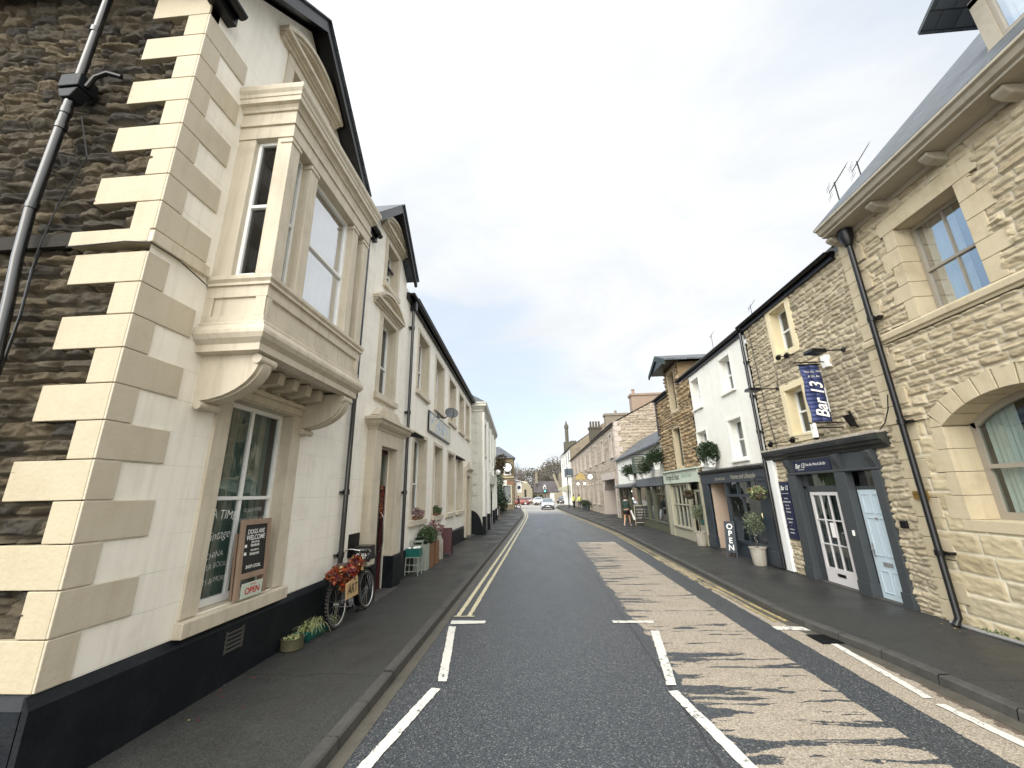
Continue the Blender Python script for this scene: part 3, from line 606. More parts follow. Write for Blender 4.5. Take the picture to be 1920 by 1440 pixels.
stones('side_wall',FS(3.135),-6.9,-3.72,-.05,9.0,.016,(.1,.18),(.2,.5),.055,m_stA,A,mort=.008,hole=lambda u,z:rects(*([(q[0]+.03,-3.6,q[1]-.004,q[1]+q[2]+.004) for q in QR]+[(-4.5,-3.6,4.5,4.7)]))(u,z)|(z>8.68+.81*(-3.7-u)),seed=4,warp=.012,rough=.5,mdepth=.034,edge=.012,facet=1.3)
MB(TS).face((-14,-.06,0),(-3.72,-.12,0),(-3.72,-.12,8.7),(-9,-.12,13),(-14,-.06,8.9)).build('far_side_wall',m_stA,A)
MB(TS).prism([(-3.66,8.66),(-9,13.02),(-14,8.94),(-14,9.04),(-9,13.14),(-3.66,8.78)],'o',-.3,.04).build('gable_coping',m_kerb,A)
# plinth
pl=MB(); p=[(0,0),(.045,0),(.045,.66),(.0,.72)]
MB(TA).prism([(-.01,.0),(.05,.0),(.05,.7),(.0,.785),(-.01,.785)],'u',3.02,8.36).build('plinth',m_black,A)
MB(TS).prism([(-.01,.0),(.05,.0),(.05,.7),(.0,.785),(-.01,.785)],'u',-14,-3.7).build('side_plinth',m_black,A)
# quoins
qs=MB(TS); qt=MB(TA)
for u,z,h,l,i in QR:
    qs.box(u,-3.7,-.12,.022,z+.004,z+h-.004)
    if z<7.6: qt.box(3.052,3.07+(.21 if i%2==0 else .6),-.005,.018,z+.005,z+h-.005)
qs.build('side_quoins',m_yelq,A,bevel=.006); qt.build('street_quoins',m_tanq,A,bevel=.006)
MB(TS).box(-4.53,-3.7,-.12,.045,4.53,4.69).build('quoin_band',m_yelq,A,bevel=.008)
MB(TS).box(-6.9,-4.535,-.01,.04,4.54,4.69).build('side_string_course',m_stA,A)
MB(TA).box(3.03,3.7,-.01,.05,4.53,4.66).build('string_course',m_tan,A,bevel=.008)
ca=MB(); ca.tube([(-4.5,3.0,4.5),(-3.9,3.01,4.53),(-3.64,3.01,4.5),(-3.63,3.3,4.5),(-3.64,3.7,4.42)],.007,5); ca.tube([(-4.8,3.02,4.5),(-4.83,3.03,4.3),(-4.79,3.03,3.8),(-4.8,3.03,3.2),(-4.83,3.03,1.5)],.011,6)
ca.tube([(-4.75,2.95,6.1),(-4.6,3.0,5.6),(-4.75,3.0,5.0),(-4.8,3.0,4.4)],.006,5); ca.build('cable',m_iron,A)
av=MB(TA)
for k in range(5): av.box(4.83,5.12,.03,.062,.43+k*.045,.452+k*.045)
av.box(4.83,4.86,.03,.058,.42,.65).box(5.09,5.12,.03,.058,.42,.65); av.build('air_vent',m_kerb,A)
# side downpipe with hopper
p=MB(); p.tube([(-4.9,2.93,9.2),(-4.91,2.93,6.62)],.041,12); p.tube([(-4.92,2.93,6.38),(-4.92,2.93,4.9),(-4.87,2.93,4.35),(-4.8,2.93,3.9),(-4.72,2.93,3.3),(-4.68,2.93,2.6),(-4.68,2.93,.1)],.043,12)
for z in (7.35,6.15,5.95,4.95): p.tube([(-4.915,2.93,z-.035),(-4.915,2.93,z+.035)],.05,12)
p.build('side_downpipe',m_gloss,A,smooth=True)
MB().box(-5.03,-4.79,2.86,3.04,6.44,6.61).prism([(-5.03,6.42),(-4.79,6.42),(-4.86,6.3),(-4.97,6.3)],'o',2.87,3.0).build('hopper',m_black,A,bevel=.01)
MB().tube([(-4.78,2.93,6.48),(-4.72,2.93,6.62),(-4.6,2.94,6.68),(-4.47,2.98,6.66)],.025,8).build('overflow_pipe',m_iron,A,smooth=True)
# ground window
window(A,TA,4.4,5.6,.95,3.3,rec=.15,fw=.06,rail=.5,vb=1,bw=.05,sur=(.22,.03,False),sill=(.24,.17,.1),curtain=[(0,.3,.0,m_teal1),(.3,.42,0,m_teal2),(.42,.8,.0,m_teal1),(.8,.9,0,m_teal2),(.9,1,0,m_teal1)],name='ground_window')
# chalk-pen lettering on the glass
gl=[o for o in A.children if o.name.startswith('ground_window')][0]
G0=A; TT=FL(X0)
def gtext(s,u,z,sz,shear=.1,rot=0,sx=.85): text(s,TT,u,z,sz,m_letter,A,o=-.176,align='CENTER',shear=shear,rot=rot,name='window_lettering',sx=sx,bold=-.002,wob=.006,ext=0)
gtext('A TIME',4.8,1.93,.15,0,-.12); gtext('Vintage',4.74,1.7,.15,.35,.08); gtext('CHINA',4.74,1.48,.1,.1,.05); gtext('OTHER BOOKS',4.74,1.36,.085,.05,.05); gtext('GIFTS & MORE',4.75,1.2,.085,.05,.04)
for k,s in enumerate(['GLASSWARE','VINTAGE TEA SETS','DINNER','FINE BONE','ANTIQUES','TEA TIME','PRINTS','PLANTS']): gtext(s,5.28 if k<2 else 5.2,1.97-.125*k,.075,.05,.03,.8)
# bay
B0=FL(-2.97)
bay=MB(B0); bay.box(3.79,6.06,-.74,-.03,3.7,4.5).box(3.765,6.08,-.741,-.002,4.0,4.07).box(3.765,6.08,-.741,-.002,4.3,4.46)
for a,b in ((3.79,3.87),(5.98,6.06)): bay.box(a,b,-.05,-.003,4.07,4.3)
bay.box(3.765,3.785,-.74,-.63,4.07,4.3).box(3.765,3.785,-.13,-.01,4.07,4.3)
bay.build('bay_base',m_tan,A,bevel=.004); bay=MB(B0); bay.box(3.772,6.078,-.735,.0,6.56,7.0).box(3.8,6.05,-.735,-.1,7.0,7.25)
bay.build('bay_entablature',m_tan,A,bevel=.004)
mould(A,B0,3.77,6.08,[(-.12,3.64),(.0,3.66),(.0,3.74),(.02,3.76),(.05,3.79),(.075,3.84),(.075,3.88),(.055,3.93),(.03,3.95),(.03,3.98),(.01,4.0),(-.05,4.0)],m_tan,'bay_base_moulding',.74,.74)
mould(A,B0,3.77,6.08,[(-.1,4.44),(.03,4.44),(.03,4.47),(.015,4.475),(.045,4.51),(.045,4.55),(.0,4.585),(-.1,4.585)],m_tan,'bay_sill_moulding',.74,.74)
mould(A,B0,3.77,6.08,[(-.05,6.745),(.02,6.75),(.02,6.79),(.0,6.8),(-.05,6.8)],m_tan,'bay_entablature_band',.74,.74)
mould(A,B0,3.77,6.08,[(-.1,6.96),(.02,6.97),(.03,7.0),(.05,7.03),(.09,7.045),(.09,7.12),(.1,7.125),(.105,7.17),(.13,7.21),(.135,7.26),(.13,7.285),(-.3,7.31)],m_tan,'bay_cornice',.74,.74)
pm=MB(B0)
for a,b in ((3.785,3.965),(4.225,4.40),(5.50,5.675),(5.885,6.065)):
    pm=MB(B0); pm.box(a,b,-.17 if 4<a<5.6 else -.21,-.012,4.585,6.56); pm.box(a-.015,b+.015,-.16,.004,6.47,6.52); pm.build('bay_pillar',m_tan,A,bevel=.008)
for a,b in ((3.785,3.98),(5.87,6.065)): MB(B0).box(a,b,-.74,-.5,4.585,6.56).build('bay_pilaster',m_tan,A,bevel=.008)
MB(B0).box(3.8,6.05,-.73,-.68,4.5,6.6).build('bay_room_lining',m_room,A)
window(A,B0,4.4,5.5,4.585,6.56,rec=.12,rail=.47,lining=False,gm=m_glassb,curtain=[(0,1,0,m_net)],name='bay_window',fw=.055)
for a,b in ((3.965,4.225),(5.675,5.885)): window(A,B0,a,b,4.585,6.56,rec=.14,rail=.47,lining=False,name='bay_window',fw=.04,curtain=[(0,1,0,m_drape)])
window(A,FS(3.785),-3.47,-3.18,4.585,6.56,rec=.06,rail=.5,lining=False,gm=m_glass0,name='bay_window',fw=.045,curtain=[(0,1,0,m_dark)])
# consoles and blocks under the bay
for a,b in ((3.87,4.1),(5.76,5.99)):
    cb=MB(FL(X0))
    pr=[(0,3.66),(.66,3.66)]+[(.68*math.cos(t),3.6-.46*math.sin(t)) for t in [k*math.pi/2/12*.93 for k in range(13)]]+[(0.05,3.08),(0,3.08)]
    cb.prism(pr,'u',a,b); cb.prism([(p[0]*1.03+.0,p[1]-.012) for p in pr[2:-1]]+[(0,3.2),(0,3.4)],'u',a+.05,b-.05)
    cb.build('bay_console',m_tan,A,smooth=True); cb=MB(FL(X0)); cb.prism([(.66+.055*math.cos(t),3.59+.055*math.sin(t)) for t in [k*math.pi/7 for k in range(14)]],'u',a-.02,b+.02)
    cb.build('console_scroll',m_tan,A,smooth=True); cb=MB(FL(X0)); cb.prism([(.07+.045*math.cos(t),3.09+.045*math.sin(t)) for t in [k*math.pi/7 for k in range(14)]],'u',a-.02,b+.02)
    cb.build('console_scroll',m_tan,A,smooth=True)
db=MB(FL(X0))
for k in range(5): u=4.32+k*.31; db.prism([(0,3.5),(.38,3.53),(.4,3.63),(.4,3.68),(0,3.68)],'u',u,u+.12)
db.box(4.1,5.76,-.01,.1,3.42,3.48).box(4.1,5.76,-.01,.06,3.32,3.42); db.build('bay_block_course',m_tan,A,bevel=.004)
# attic window + pediment, gable boards, roof
window(A,TA,4.47,5.37,7.42,8.72,rec=.2,rail=.45,sur=(.16,.03,False),name='attic_window',curtain=[(0,1,.3,m_drape)])
segped(A,TA,4.9,8.9,.85,.42)
def barge(par,uc,za,hw,sl,X,o0,o1,mat=m_iron,th=.24):
    m=MB(FL(X)); zz=lambda u:za-sl*abs(u-uc)
    for s in (-1,1):
        e=uc+s*hw; m.prism([(uc,za),(e,zz(e)),(e,zz(e)-th),(uc,za-th)],'o',o0,o1)
    m.build('bargeboard',mat,par)
barge(A,4.74,10.2,1.95,.95,X0,.22,.3); 
sf=MB(FL(X0))
for s in (-1,1): e=4.74+s*1.93; z1=10.2-.95*1.93; sf.prism([(4.74,10.12),(e,z1-.08),(e,z1-.12),(4.74,10.08)],'o',-.05,.23)
sf.build('gable_soffit',m_iron,A)
rf=MB()
for s in (-1,1):
    e=4.74+s*2.05; z1=10.24-.95*2.05; q=[(-3.36,4.74,10.25),(-3.36,e,z1+.01),(-9,e,z1+.01),(-9,4.74,10.25)]; roofslab(rf,q,.03)
rf.build('gable_roof',m_slatey,A)
rf=MB(); roofslab(rf,[(-3.9,2.9,8.0),(-3.9,7.3,8.0),(-9,7.3,12.2),(-9,2.9,12.2)],.04); rf.build('main_roof',m_slate,A)
gutter(A,TA,6.72,7.62,.1,8.02,.065); gutter(A,TA,3.0,3.3,.12,7.98,.065)
pipe(A,TA,7.33,.09,[7.95,7.8,4.4,1.0,.12],.045,collars=(4.05,2.2,1.12))
# ================================================ LEFT: cream house with gabled dormer (door with hood)
Bh=thing('gabled_house','cream house with hooded doorway and small gabled dormer with arched pediments','house',(-3.7,9,.1))
w=MB(TA); wallsheet(w,7.33,10.62,0,8.0,[(8.6,9.5,.1,3.18),(8.55,9.5,4.43,6.35),(8.6,9.35,7.3,8.01)]); 
gcols(w,[7.4,8.75,10.1],8.0,lambda u:9.45-.95*abs(u-8.75)+.0,[(8.6,9.35,7.9,8.42)])
w.build('street_wall',m_cream,Bh); MB().box(-12,-5,7.32,10.6,0,7.9).build('building_core',m_dark,Bh)
window(Bh,TA,8.6,9.35,7.3,8.42,rec=.2,rail=.45,sur=(.13,.03,False),sill=(.14,.16,.08),name='attic_window',curtain=[(0,1,0,m_drape)])
window(Bh,TA,8.6,9.5,4.43,6.35,rec=.2,rail=.42,sur=(.16,.03,False),sill=(.22,.16,.1),name='first_floor_window',curtain=[(0,1,0,m_net)])
segped(Bh,TA,8.87,8.6,.82,.42); segped(Bh,TA,8.87,6.47,.9,.38)
barge(Bh,8.72,9.68,1.45,.98,X0,.22,.3)
rf=MB()
for s in (-1,1):
    e=8.72+s*1.5; z1=9.72-.98*1.5; roofslab(rf,[(-3.36,8.72,9.72),(-3.36,e,z1),(-8,e,z1),(-8,8.72,9.72)],.03)
rf.build('dormer_roof',m_slatey,Bh)
rf=MB(); roofslab(rf,[(-3.8,7.4,8.0),(-3.8,10.62,8.0),(-9,10.62,12),(-9,7.4,12)],.04); rf.build('main_roof',m_slate,Bh)
# hooded doorway, standing .2 proud
HD=FL(-3.5)
s=MB(HD); s.box(8.24,8.6,-.22,0,.1,3.2).box(9.56,9.98,-.22,0,.785,3.2).box(8.24,9.98,-.22,.002,3.2,3.56)
s.box(8.72,9.4,-.2,.02,3.86,4.05); s.prism([(8.3,3.86),(9.85,3.86),(9.5,4.08),(8.6,4.08)],'o',-.2,-.03); s.build('doorcase',m_tan,Bh,bevel=.006)
mould(Bh,HD,8.24,9.98,[(-.1,3.5),(.02,3.52),(.04,3.56),(.09,3.6),(.13,3.64),(.15,3.7),(.2,3.72),(.2,3.78),(-.2,3.88)],m_tan,'door_hood',.2,.2)
s=MB(HD); s.box(9.56,10.1,-.22,.05,.1,.78); s.build('doorcase_plinth',m_black,Bh,bevel=.01); MB(HD).box(8.2,8.6,-.22,.05,.1,.78).build('doorcase_plinth',m_black,Bh,bevel=.01)
MB(TA).prism([(0,.0),(.05,.0),(.05,.6),(.0,.66)],'u',10.1,10.6).build('plinth',m_black,Bh)
MB(HD).box(8.5,9.7,-.9,.12,.02,.115).build('doorstep',m_kerb,Bh,bevel=.01)
dr_=MB(TA); dr_.box(8.6,9.56,-.1,-.05,.12,.55).box(8.6,9.56,-.1,-.05,2.25,2.35).box(8.6,8.72,-.1,-.05,.55,2.25).box(9.44,9.56,-.1,-.05,.55,2.25).box(8.6,9.56,-.1,-.05,3.1,3.2)
door=dr_.build('door',m_maroon,Bh); MB(TA).face((8.6,-.075,.5),(9.56,-.075,.5),(9.56,-.075,3.15),(8.6,-.075,3.15)).build('door_pane',m_glassd,door)
MB(TA).tube([(9.38,-.05,1.75),(9.36,.03,1.62),(9.34,.05,1.35),(9.36,.05,1.1),(9.38,.0,.95),(9.38,-.05,.9)],.018,8).build('door_handle',m_chrome,door,smooth=True)
rv=MB(TA); rv.box(9.56,9.62,-.52,-.0,.1,3.2).box(8.54,8.6,-.52,0,.1,3.2).box(8.54,9.62,-.52,0,3.2,3.26); rv.build('door_reveal',m_tan,Bh)
MB(TA).face((8.3,-1.2,0),(9.9,-1.2,0),(9.9,-1.2,3.4),(8.3,-1.2,3.4)).build('hall_lining',m_room,Bh)
# autumn wreath strip in the doorway
leafmesh('leaf_garland',[(-3.72,9.3,1.85,.03,.08,.3),(-3.73,9.3,2.2,.03,.06,.2)],90,.035,m_autumn,Bh,5)
MB(TA).box(7.76,8.2,-.01,.025,1.0,1.42).build('meter_cover',m_black,Bh,bevel=.01)
gutter(Bh,TA,7.62,7.75,.1,8.0,.065)
pipe(Bh,TA,10.55,.1,[7.55,7.3,4.4,.9,.12],.045,collars=(6.9,4.35,2.2))
MB(TA).box(10.47,10.63,.02,.2,7.45,7.75).build('hopper',m_iron,Bh,bevel=.02)
# ================================================ LEFT: long cream terrace with five windows
def tapT(X,y0,k): return lambda u,o,z:(X+o,u,np.where(np.asarray(z)>2.1,2.1+(np.asarray(z)-2.1)*(1-k*(u-y0)),z) if isinstance(z,np.ndarray) or isinstance(u,np.ndarray) else (2.1+(z-2.1)*(1-k*(u-y0)) if z>2.1 else z))
TC=tapT(X0,11,.0125)
Ch=thing('long_terrace','long cream house with a row of tall sash windows and painted sign','house',(-3.7,15,.1))
gw=[(11.42,12.7),(13.7,14.82),(15.82,17.0),(17.62,18.85)]; fw_=[(11.48,12.62),(13.62,14.82),(15.84,17.05),(17.9,18.98),(19.6,20.5)]
holes=[(a,b,1.45,3.87) for a,b in gw]+[(a,b,5.3,7.2) for a,b in fw_]+[(19.55,20.35,.1,3.0)]
w=MB(TC); wallsheet(w,10.62,21.4,0,7.75,holes); w.build('street_wall',m_creamC,Ch); MB().box(-12,-4.6,10.65,21.2,0,7.0).build('building_core',m_dark,Ch)
for i,(a,b) in enumerate(gw): window(Ch,TC,a,b,1.45,3.87,rec=.24,rail=.42,sur=(.12,.025,False),sill=(.14,.17,.09),name='ground_window',fw=.07,curtain=[(0,1,.0 if i==0 else .4,m_net)] if i<2 else [(0,1,0,m_net)])
for a,b in fw_: window(Ch,TC,a,b,5.3,7.2,rec=.24,rail=.45,sur=(.12,.025,False),sill=(.14,.16,.09),name='first_floor_window',fw=.06,curtain=[(0,1,0,m_drape)])
MB(TC).prism([(-.01,0),(.05,0),(.05,.66),(0,.72),(-.01,.72)],'u',10.62,19.2).build('plinth',m_black,Ch)
gutter(Ch,TC,10.15,21.3,.1,7.78,.075); rf=MB(TC); rf.P([]); i=rf.P([(10.62,.25,7.86),(21.4,.25,7.86),(21.4,-5,11),(10.62,-5,11)]); rf.f.append((i,i+1,i+2,i+3)); rf.build('roof',m_slate,Ch)
# lean-on hopper and rain hood bits over ground windows
for u in (10.95,17.3): MB(TC).prism([(0,3.75),(.02,3.95),(.42,3.72),(.4,3.66)],'u',u,u+.12).build('blind_bracket',m_iron,Ch)
s=MB(TC); s.box(19.3,19.55,-.3,.12,.1,3.1).box(20.35,20.75,-.3,.12,.1,3.1).box(19.3,20.75,-.3,.122,3.1,3.35); s.build('doorcase',m_tan,Ch,bevel=.01)
mould(Ch,TC,19.3,20.75,[(0,3.3),(.14,3.35),(.2,3.42),(.26,3.46),(.26,3.54),(0,3.6)],m_tan,'door_hood',.0,.0)
MB(TC).prism([(19.35,3.58),(20.7,3.58),(20.0,3.95)],'o',0,.1).build('door_pediment',m_tan,Ch)
MB(TC).box(19.55,20.35,-.3,-.26,.1,3.1).build('door',m_card,Ch); MB(TC).box(19.3,20.8,.0,.3,.1,.2).build('doorstep',m_kerb,Ch)
sg=thing('pub_sign_board','faded painted picture board fixed high on the cream terrace wall','sign',(-3.66,14.3,4.5))
MB(TC).box(12.75,15.9,.02,.055,4.22,4.95).build('board_frame',m_iron,sg)
def mmural():
    m,nt,b=newmat('faded_mural'); p=pos(nt); s=add(nt,'ShaderNodeSeparateXYZ',{0:p}); n=noise(nt,p,2.6,5,.7,1.2)
    c=ramp(nt,n,[(.3,(.1,.18,.38)),(.42,(.35,.45,.6)),(.5,(.65,.66,.62)),(.56,(.68,.6,.3)),(.66,(.4,.42,.55))]); setb(nt,b,c,.5); return m
MB(TC).box(12.82,15.83,.05,.06,4.28,4.89).build('picture_panel',mmural(),sg)
ds=thing('satellite_dish','dark grey satellite dish on the cream terrace beside the third upper window','satellite dish',(-3.4,14.0,5.0))
dd=MB(); 
for R_,nn in ((.32,18),):
    base=len(dd.v); c0=Vector((-3.15,13.9,4.98)); nv=Vector((.35,-.85,.35)).normalized(); ux=nv.cross(Vector((0,0,1))).normalized(); uy=ux.cross(nv)
    rings=[0.001,.09,.16,.22]
    for r_ in rings:
        for j in range(nn): t=2*math.pi*j/nn; dd.v.append(tuple(c0+ux*r_*1.12*math.cos(t)+uy*r_*math.sin(t)+nv*(r_*r_*.7)))
    for k in range(3):
        for j in range(nn): a=base+k*nn+j; b=base+k*nn+(j+1)%nn; dd.f.append((a,b,b+nn,a+nn))
dd.build('dish',m_charc,ds,smooth='all'); MB().tube([(-3.7,14.1,4.9),(-3.4,14.05,4.85),(-3.2,13.95,4.95)],.02,6).tube([(-3.15,13.9,4.72),(-3.0,13.6,4.9),(-2.99,13.55,5.0)],.012,6).box(-3.7,-3.68,14.0,14.2,4.8,5.0).build('bracket_arm',m_iron,ds)
# ================================================ LEFT: white pilastered hall
dD=(-.058,1); TD=FG((-3.1,21.4),dD,True); TDs=FS(21.4)
Dh=thing('pilastered_hall','pale hall with tall white pilasters, moulded cornice and small raised blocks down its side','hall',(-3.1,21.4,.1))
def tap2(T): return T
w=MB(TD); hol=[(.9,2.5,.1,3.0),(4.6,8.0,.1,2.75)]+[(c-.45,c+.45,4.3,6.1) for c in (1.7,4.6,7.5,10.4)]
wallsheet(w,0,12.7,0,7.0,hol); w.build('street_wall',m_white,Dh)
w=MB(TDs); w.face((-3.75,0,0),(-3.1,0,0),(-3.1,0,7),(-3.75,0,7)); w.build('side_wall',m_whited,Dh)
MB().box(-14,-4.6,21.5,34,0,6.8).build('building_core',m_dark,Dh)
for k in range(9): MB(TDs).box(-3.6,-3.4,-.01,.035,1.5+k*.555,1.73+k*.555).build('raised_block',m_whited,Dh,bevel=.005)
mould(Dh,TD,0,12.7,[(0,6.55),(.03,6.58),(.03,6.68),(.09,6.74),(.13,6.82),(.22,6.86),(.22,6.97),(.25,7.02),(.25,7.08),(0,7.12)],m_whited,'cornice',.65,0)
for u in (.0,3.1,6.0,8.95,11.9): MB(TD).box(u+.01,u+.5,-.01,.1,3.55,6.55).build('pilaster',m_white,Dh,bevel=.01)
for u in (.0,3.1,8.4,11.9): MB(TD).box(u+.01,u+.6,-.01,.14,1.0,3.5).box(u+.01,u+.6,-.01,.13,3.5,3.56).build('pier',m_white,Dh,bevel=.01); MB(TD).box(u-.0,u+.63,-.01,.17,.02,.98).build('plinth_block',m_black,Dh)
MB(TD).box(3.6,8.4,-.05,.2,2.75,3.35).build('shop_fascia',m_whited,Dh,bevel=.01); MB(TD).box(4.6,8.0,-.2,-.1,.1,2.75).build('garage_door',m_white,Dh)
MB(TD).prism([(-3.1,0)]*0+[(.9,3.0),(.95,3.3),(1.2,3.55),(1.7,3.65),(2.2,3.55),(2.45,3.3),(2.5,3.0)],'o',-.01,.02).build('arch_head',m_charc,Dh)
MB(TD).face((.8,-.3,0),(2.6,-.3,0),(2.6,-.3,3.2),(.8,-.3,3.2)).build('doorway_lining',m_charc,Dh)
for c in (1.7,4.6,7.5,10.4): window(Dh,TD,c-.45,c+.45,4.3,6.1,rec=.15,sur=(.1,.03,False),surm=m_whited,sill=(.12,.14,.08),sillm=m_whited,name='upper_window')
q=[(-3.76+.66*math.sin(t),.35+.98*math.cos(t)) for t in [k*math.pi/2/10 for k in range(11)]]+[(-3.1,.02),(-3.76,.02)]
MB(TDs).prism(q,'o',.002,.05).build('black_painted_plinth',m_black,Dh)
rf=MB(); roofslab(rf,[(-2.95,21.25,7.12),(-3.68,34.1,7.12),(-7,33,9.2),(-6.2,23,9.2)],.04); roofslab(rf,[(-3.0,21.25,7.12),(-6.2,23,9.2),(-9,23,9.2),(-9,21.25,7.12)],.04); rf.build('roof',m_slate,Dh)
hb=thing('hanging_basket','big dark bushy hanging basket with trailing brown plants on the pilastered hall','hanging basket',(-3.35,32.2,4.1))
leafmesh('foliage',[(-3.35,32.2,4.0,.5,.7,.5),(-3.2,32.6,4.5,.45,.6,.5),(-3.2,33.2,5.0,.5,.6,.35)],700,.1,m_brownl,hb,8,droop=.4)
MB().tube([(-3.72,32.3,4.9),(-3.3,32.2,4.75),(-3.3,32.2,4.1)],.02,6).build('bracket',m_iron,hb)
fl=thing('lantern','round white globe wall lantern beside the arched doorway of the pilastered hall','lantern',(-3.15,30.3,3.7))
MB().ball((-3.2,30.3,3.7),.2,12).build('globe',m_upvc,fl,smooth='all'); MB().tube([(-3.6,30.3,3.9),(-3.25,30.3,3.95),(-3.2,30.3,3.85)],.02,6).build('bracket',m_iron,fl)
# ivy bank + clock building
hg=thing('climbing_shrub','dark green overgrown shrub spilling on the pavement before the clock building','shrub',(-4.6,42,.1))
leafmesh('foliage',[(-4.7,38.5,1.2,.55,2.5,1.3),(-4.7,42,1.6,.7,3,1.7),(-4.9,46,1.7,.8,3,1.8),(-4.6,44,3.4,.5,2,1.0),(-4.7,49,.9,.7,2,.9)],5200,.12,m_leafd,hg,9); MB().tube([(-4.8,42,.1),(-4.8,42,3)],.08).build('stem',m_bark,hg)
MB().box(-5.6,-4.75,34.5,52,.0,2.6).build('garden_wall',m_stB if False else m_charc,None,origin=(-5.1,43,.1),label='low dark wall behind the overgrown shrub on the left',cat='wall')
Eb=thing('clock_building','small brown stone corner building with hipped slate roof and wall clock','building',(-3.75,55.5,.1))
TE=FG((-3.72,55.6),(1,.10),True); TEr=FG((-3.72,55.6),(-.05,1),True)
stones('front_wall',TE,-5,0,0,6.95,.07,(.2,.32),(.35,.7),.03,mt:=Mstone('greenish_brown_stone',[(.09,.075,.045),(.16,.13,.08),(.12,.1,.055),(.2,.16,.1)],(.18,.15,.1)),Eb,seed=12,hole=rects((-1.5,-.4,.85,3.2),(-1.2,-.5,4.85,5.9)))
stones('side_wall',TEr,0,7,0,6.95,.12,(.2,.32),(.35,.7),.02,mt,Eb,seed=13)
MB(TE).box(-3.2,.02,-.02,.08,3.35,3.75).build('shop_fascia',M('rust_brown_fascia',(.2,.09,.05),.6,.2,3),Eb); MB(TE).box(-3.2,.03,-.02,.12,4.25,4.4).build('string_course',m_dress,Eb)
window(Eb,TE,-1.5,-.4,.85,3.2,rec=.1,rail=0,vb=0,fm=m_sage,sur=(.12,.04,True),surm=m_sage,name='shop_window'); window(Eb,TE,-1.2,-.5,4.75,6.0,rec=.1,vb=1,sur=(.16,.03,True),surm=m_white,name='upper_window')
rf=MB(); roofslab(rf,[TE(-5.2,.25,6.95),TE(.3,.25,6.95),TE(-1.9,-3.4,8.9),TE(-5.2,-3.4,8.9)],.06); roofslab(rf,[TE(.3,.25,6.95),TE(.3,-7,6.95),TE(-1.9,-3.4,8.9)],.06); rf.build('roof',m_slatey,Eb)
ck=thing('wall_clock','round white clock with black rim hanging in front of the upper window','clock',(-4.4,54.9,5.6))
m=MB(TE); m.disc((-.85,.62,5.62),.62,'o',24,.16); m.build('face',m_upvc,ck); m=MB(TE); m.torus((-.85,.7,5.62),.62,.06,'o',28); m.build('rim',m_iron,ck)
m=MB(TE); m.box(-.87,-.83,.71,.73,5.62,6.05).box(-.85,-.55,.71,.73,5.6,5.64); m.build('hands',m_iron,ck); MB(TE).box(-.9,-.8,0,.62,5.7,5.78).build('bracket',m_iron,ck)
sg=thing('hanging_sign','pale lilac hanging shop sign low on the clock building, above the shrub','sign',(-5.0,50,3.4))
MB().box(-5.35,-4.2,49.9,49.97,3.1,3.75).build('panel',m_whited,sg,bevel=.01); MB().tube([(-5.3,49.93,3.8),(-4.2,49.93,3.8)],.03).build('bracket',m_iron,sg); text('CAFE',FS(49.9),-4.75,3.4,.28,m_letterd,sg)
sg=thing('flag_sign','white square sign with blue round emblem on a pole arm at the far left corner','sign',(-3.3,58,3.0))
MB().tube([(-3.7,57,4.0),(-2.0,57,3.55)],.05,6).build('arm',m_upvc,sg); MB().box(-3.45,-2.75,57.2,57.26,2.25,3.65).build('panel',m_upvc,sg); MB().disc((-3.1,57.18,2.95),.24,'o',18,.02).build('emblem',m_navy,sg)
# ================================================ left pavement furniture
def leafbox(*a,**k): return leafmesh(*a,**k)
# sill chalkboard + open sign
cb=thing('chalkboard','narrow wooden chalkboard leaning on the ground-floor window sill of the corner house','chalkboard',(-3.62,5.1,.96))
zt,zb_=1.86,.955
TL=lambda u,o,z:(-3.735+.075+o-(z-.95)*.05,u,z)
m=MB(TL); m.box(4.86,4.925,0,.035,.96,1.86).box(5.335,5.4,0,.035,.96,1.86).box(4.925,5.335,.002,.033,1.795,1.86).box(4.925,5.335,.002,.033,1.17,1.235); m.build('frame',m_wood,cb,bevel=.004)
MB(TL).box(4.925,5.335,.008,.02,1.235,1.795).build('slate_panel',m_board,cb)
for s,z,sz in (('DOGS ARE',1.71,.075),('WELCOME',1.64,.082),('FIND US ON',1.585,.03),('facebook',1.55,.05),('FOLLOW US',1.49,.03),('Instagram',1.45,.052),('SHOP LOCAL',1.3,.052)):
    text(s,TL,5.13,z,sz,m_letter,cb,o=.024,sx=.85,bold=.001,shear=.1)
m=MB(TL)
for z in (1.53,1.44): m.box(4.95,4.99,.0205,.022,z,z+.035)
m.build('icon',m_letter,cb)
for u in (4.88,5.34): MB(TL).box(u,u+.04,-.06,-.03,.96,1.7).build('rear_leg',m_wood,cb)
os_=thing('open_sign','small pale sign reading OPEN in red between the legs of the sill chalkboard','sign',(-3.6,5.12,.96))
TO=FL(-3.615); MB(TO).box(4.94,5.3,-.012,.0,.96,1.125).build('panel',m_mint,os_,bevel=.003); text('OPEN',TO,5.12,1.03,.1,m_red,os_,o=.003,bold=.002); text('WE ARE',TO,5.12,1.1,.03,m_red,os_,o=.003)
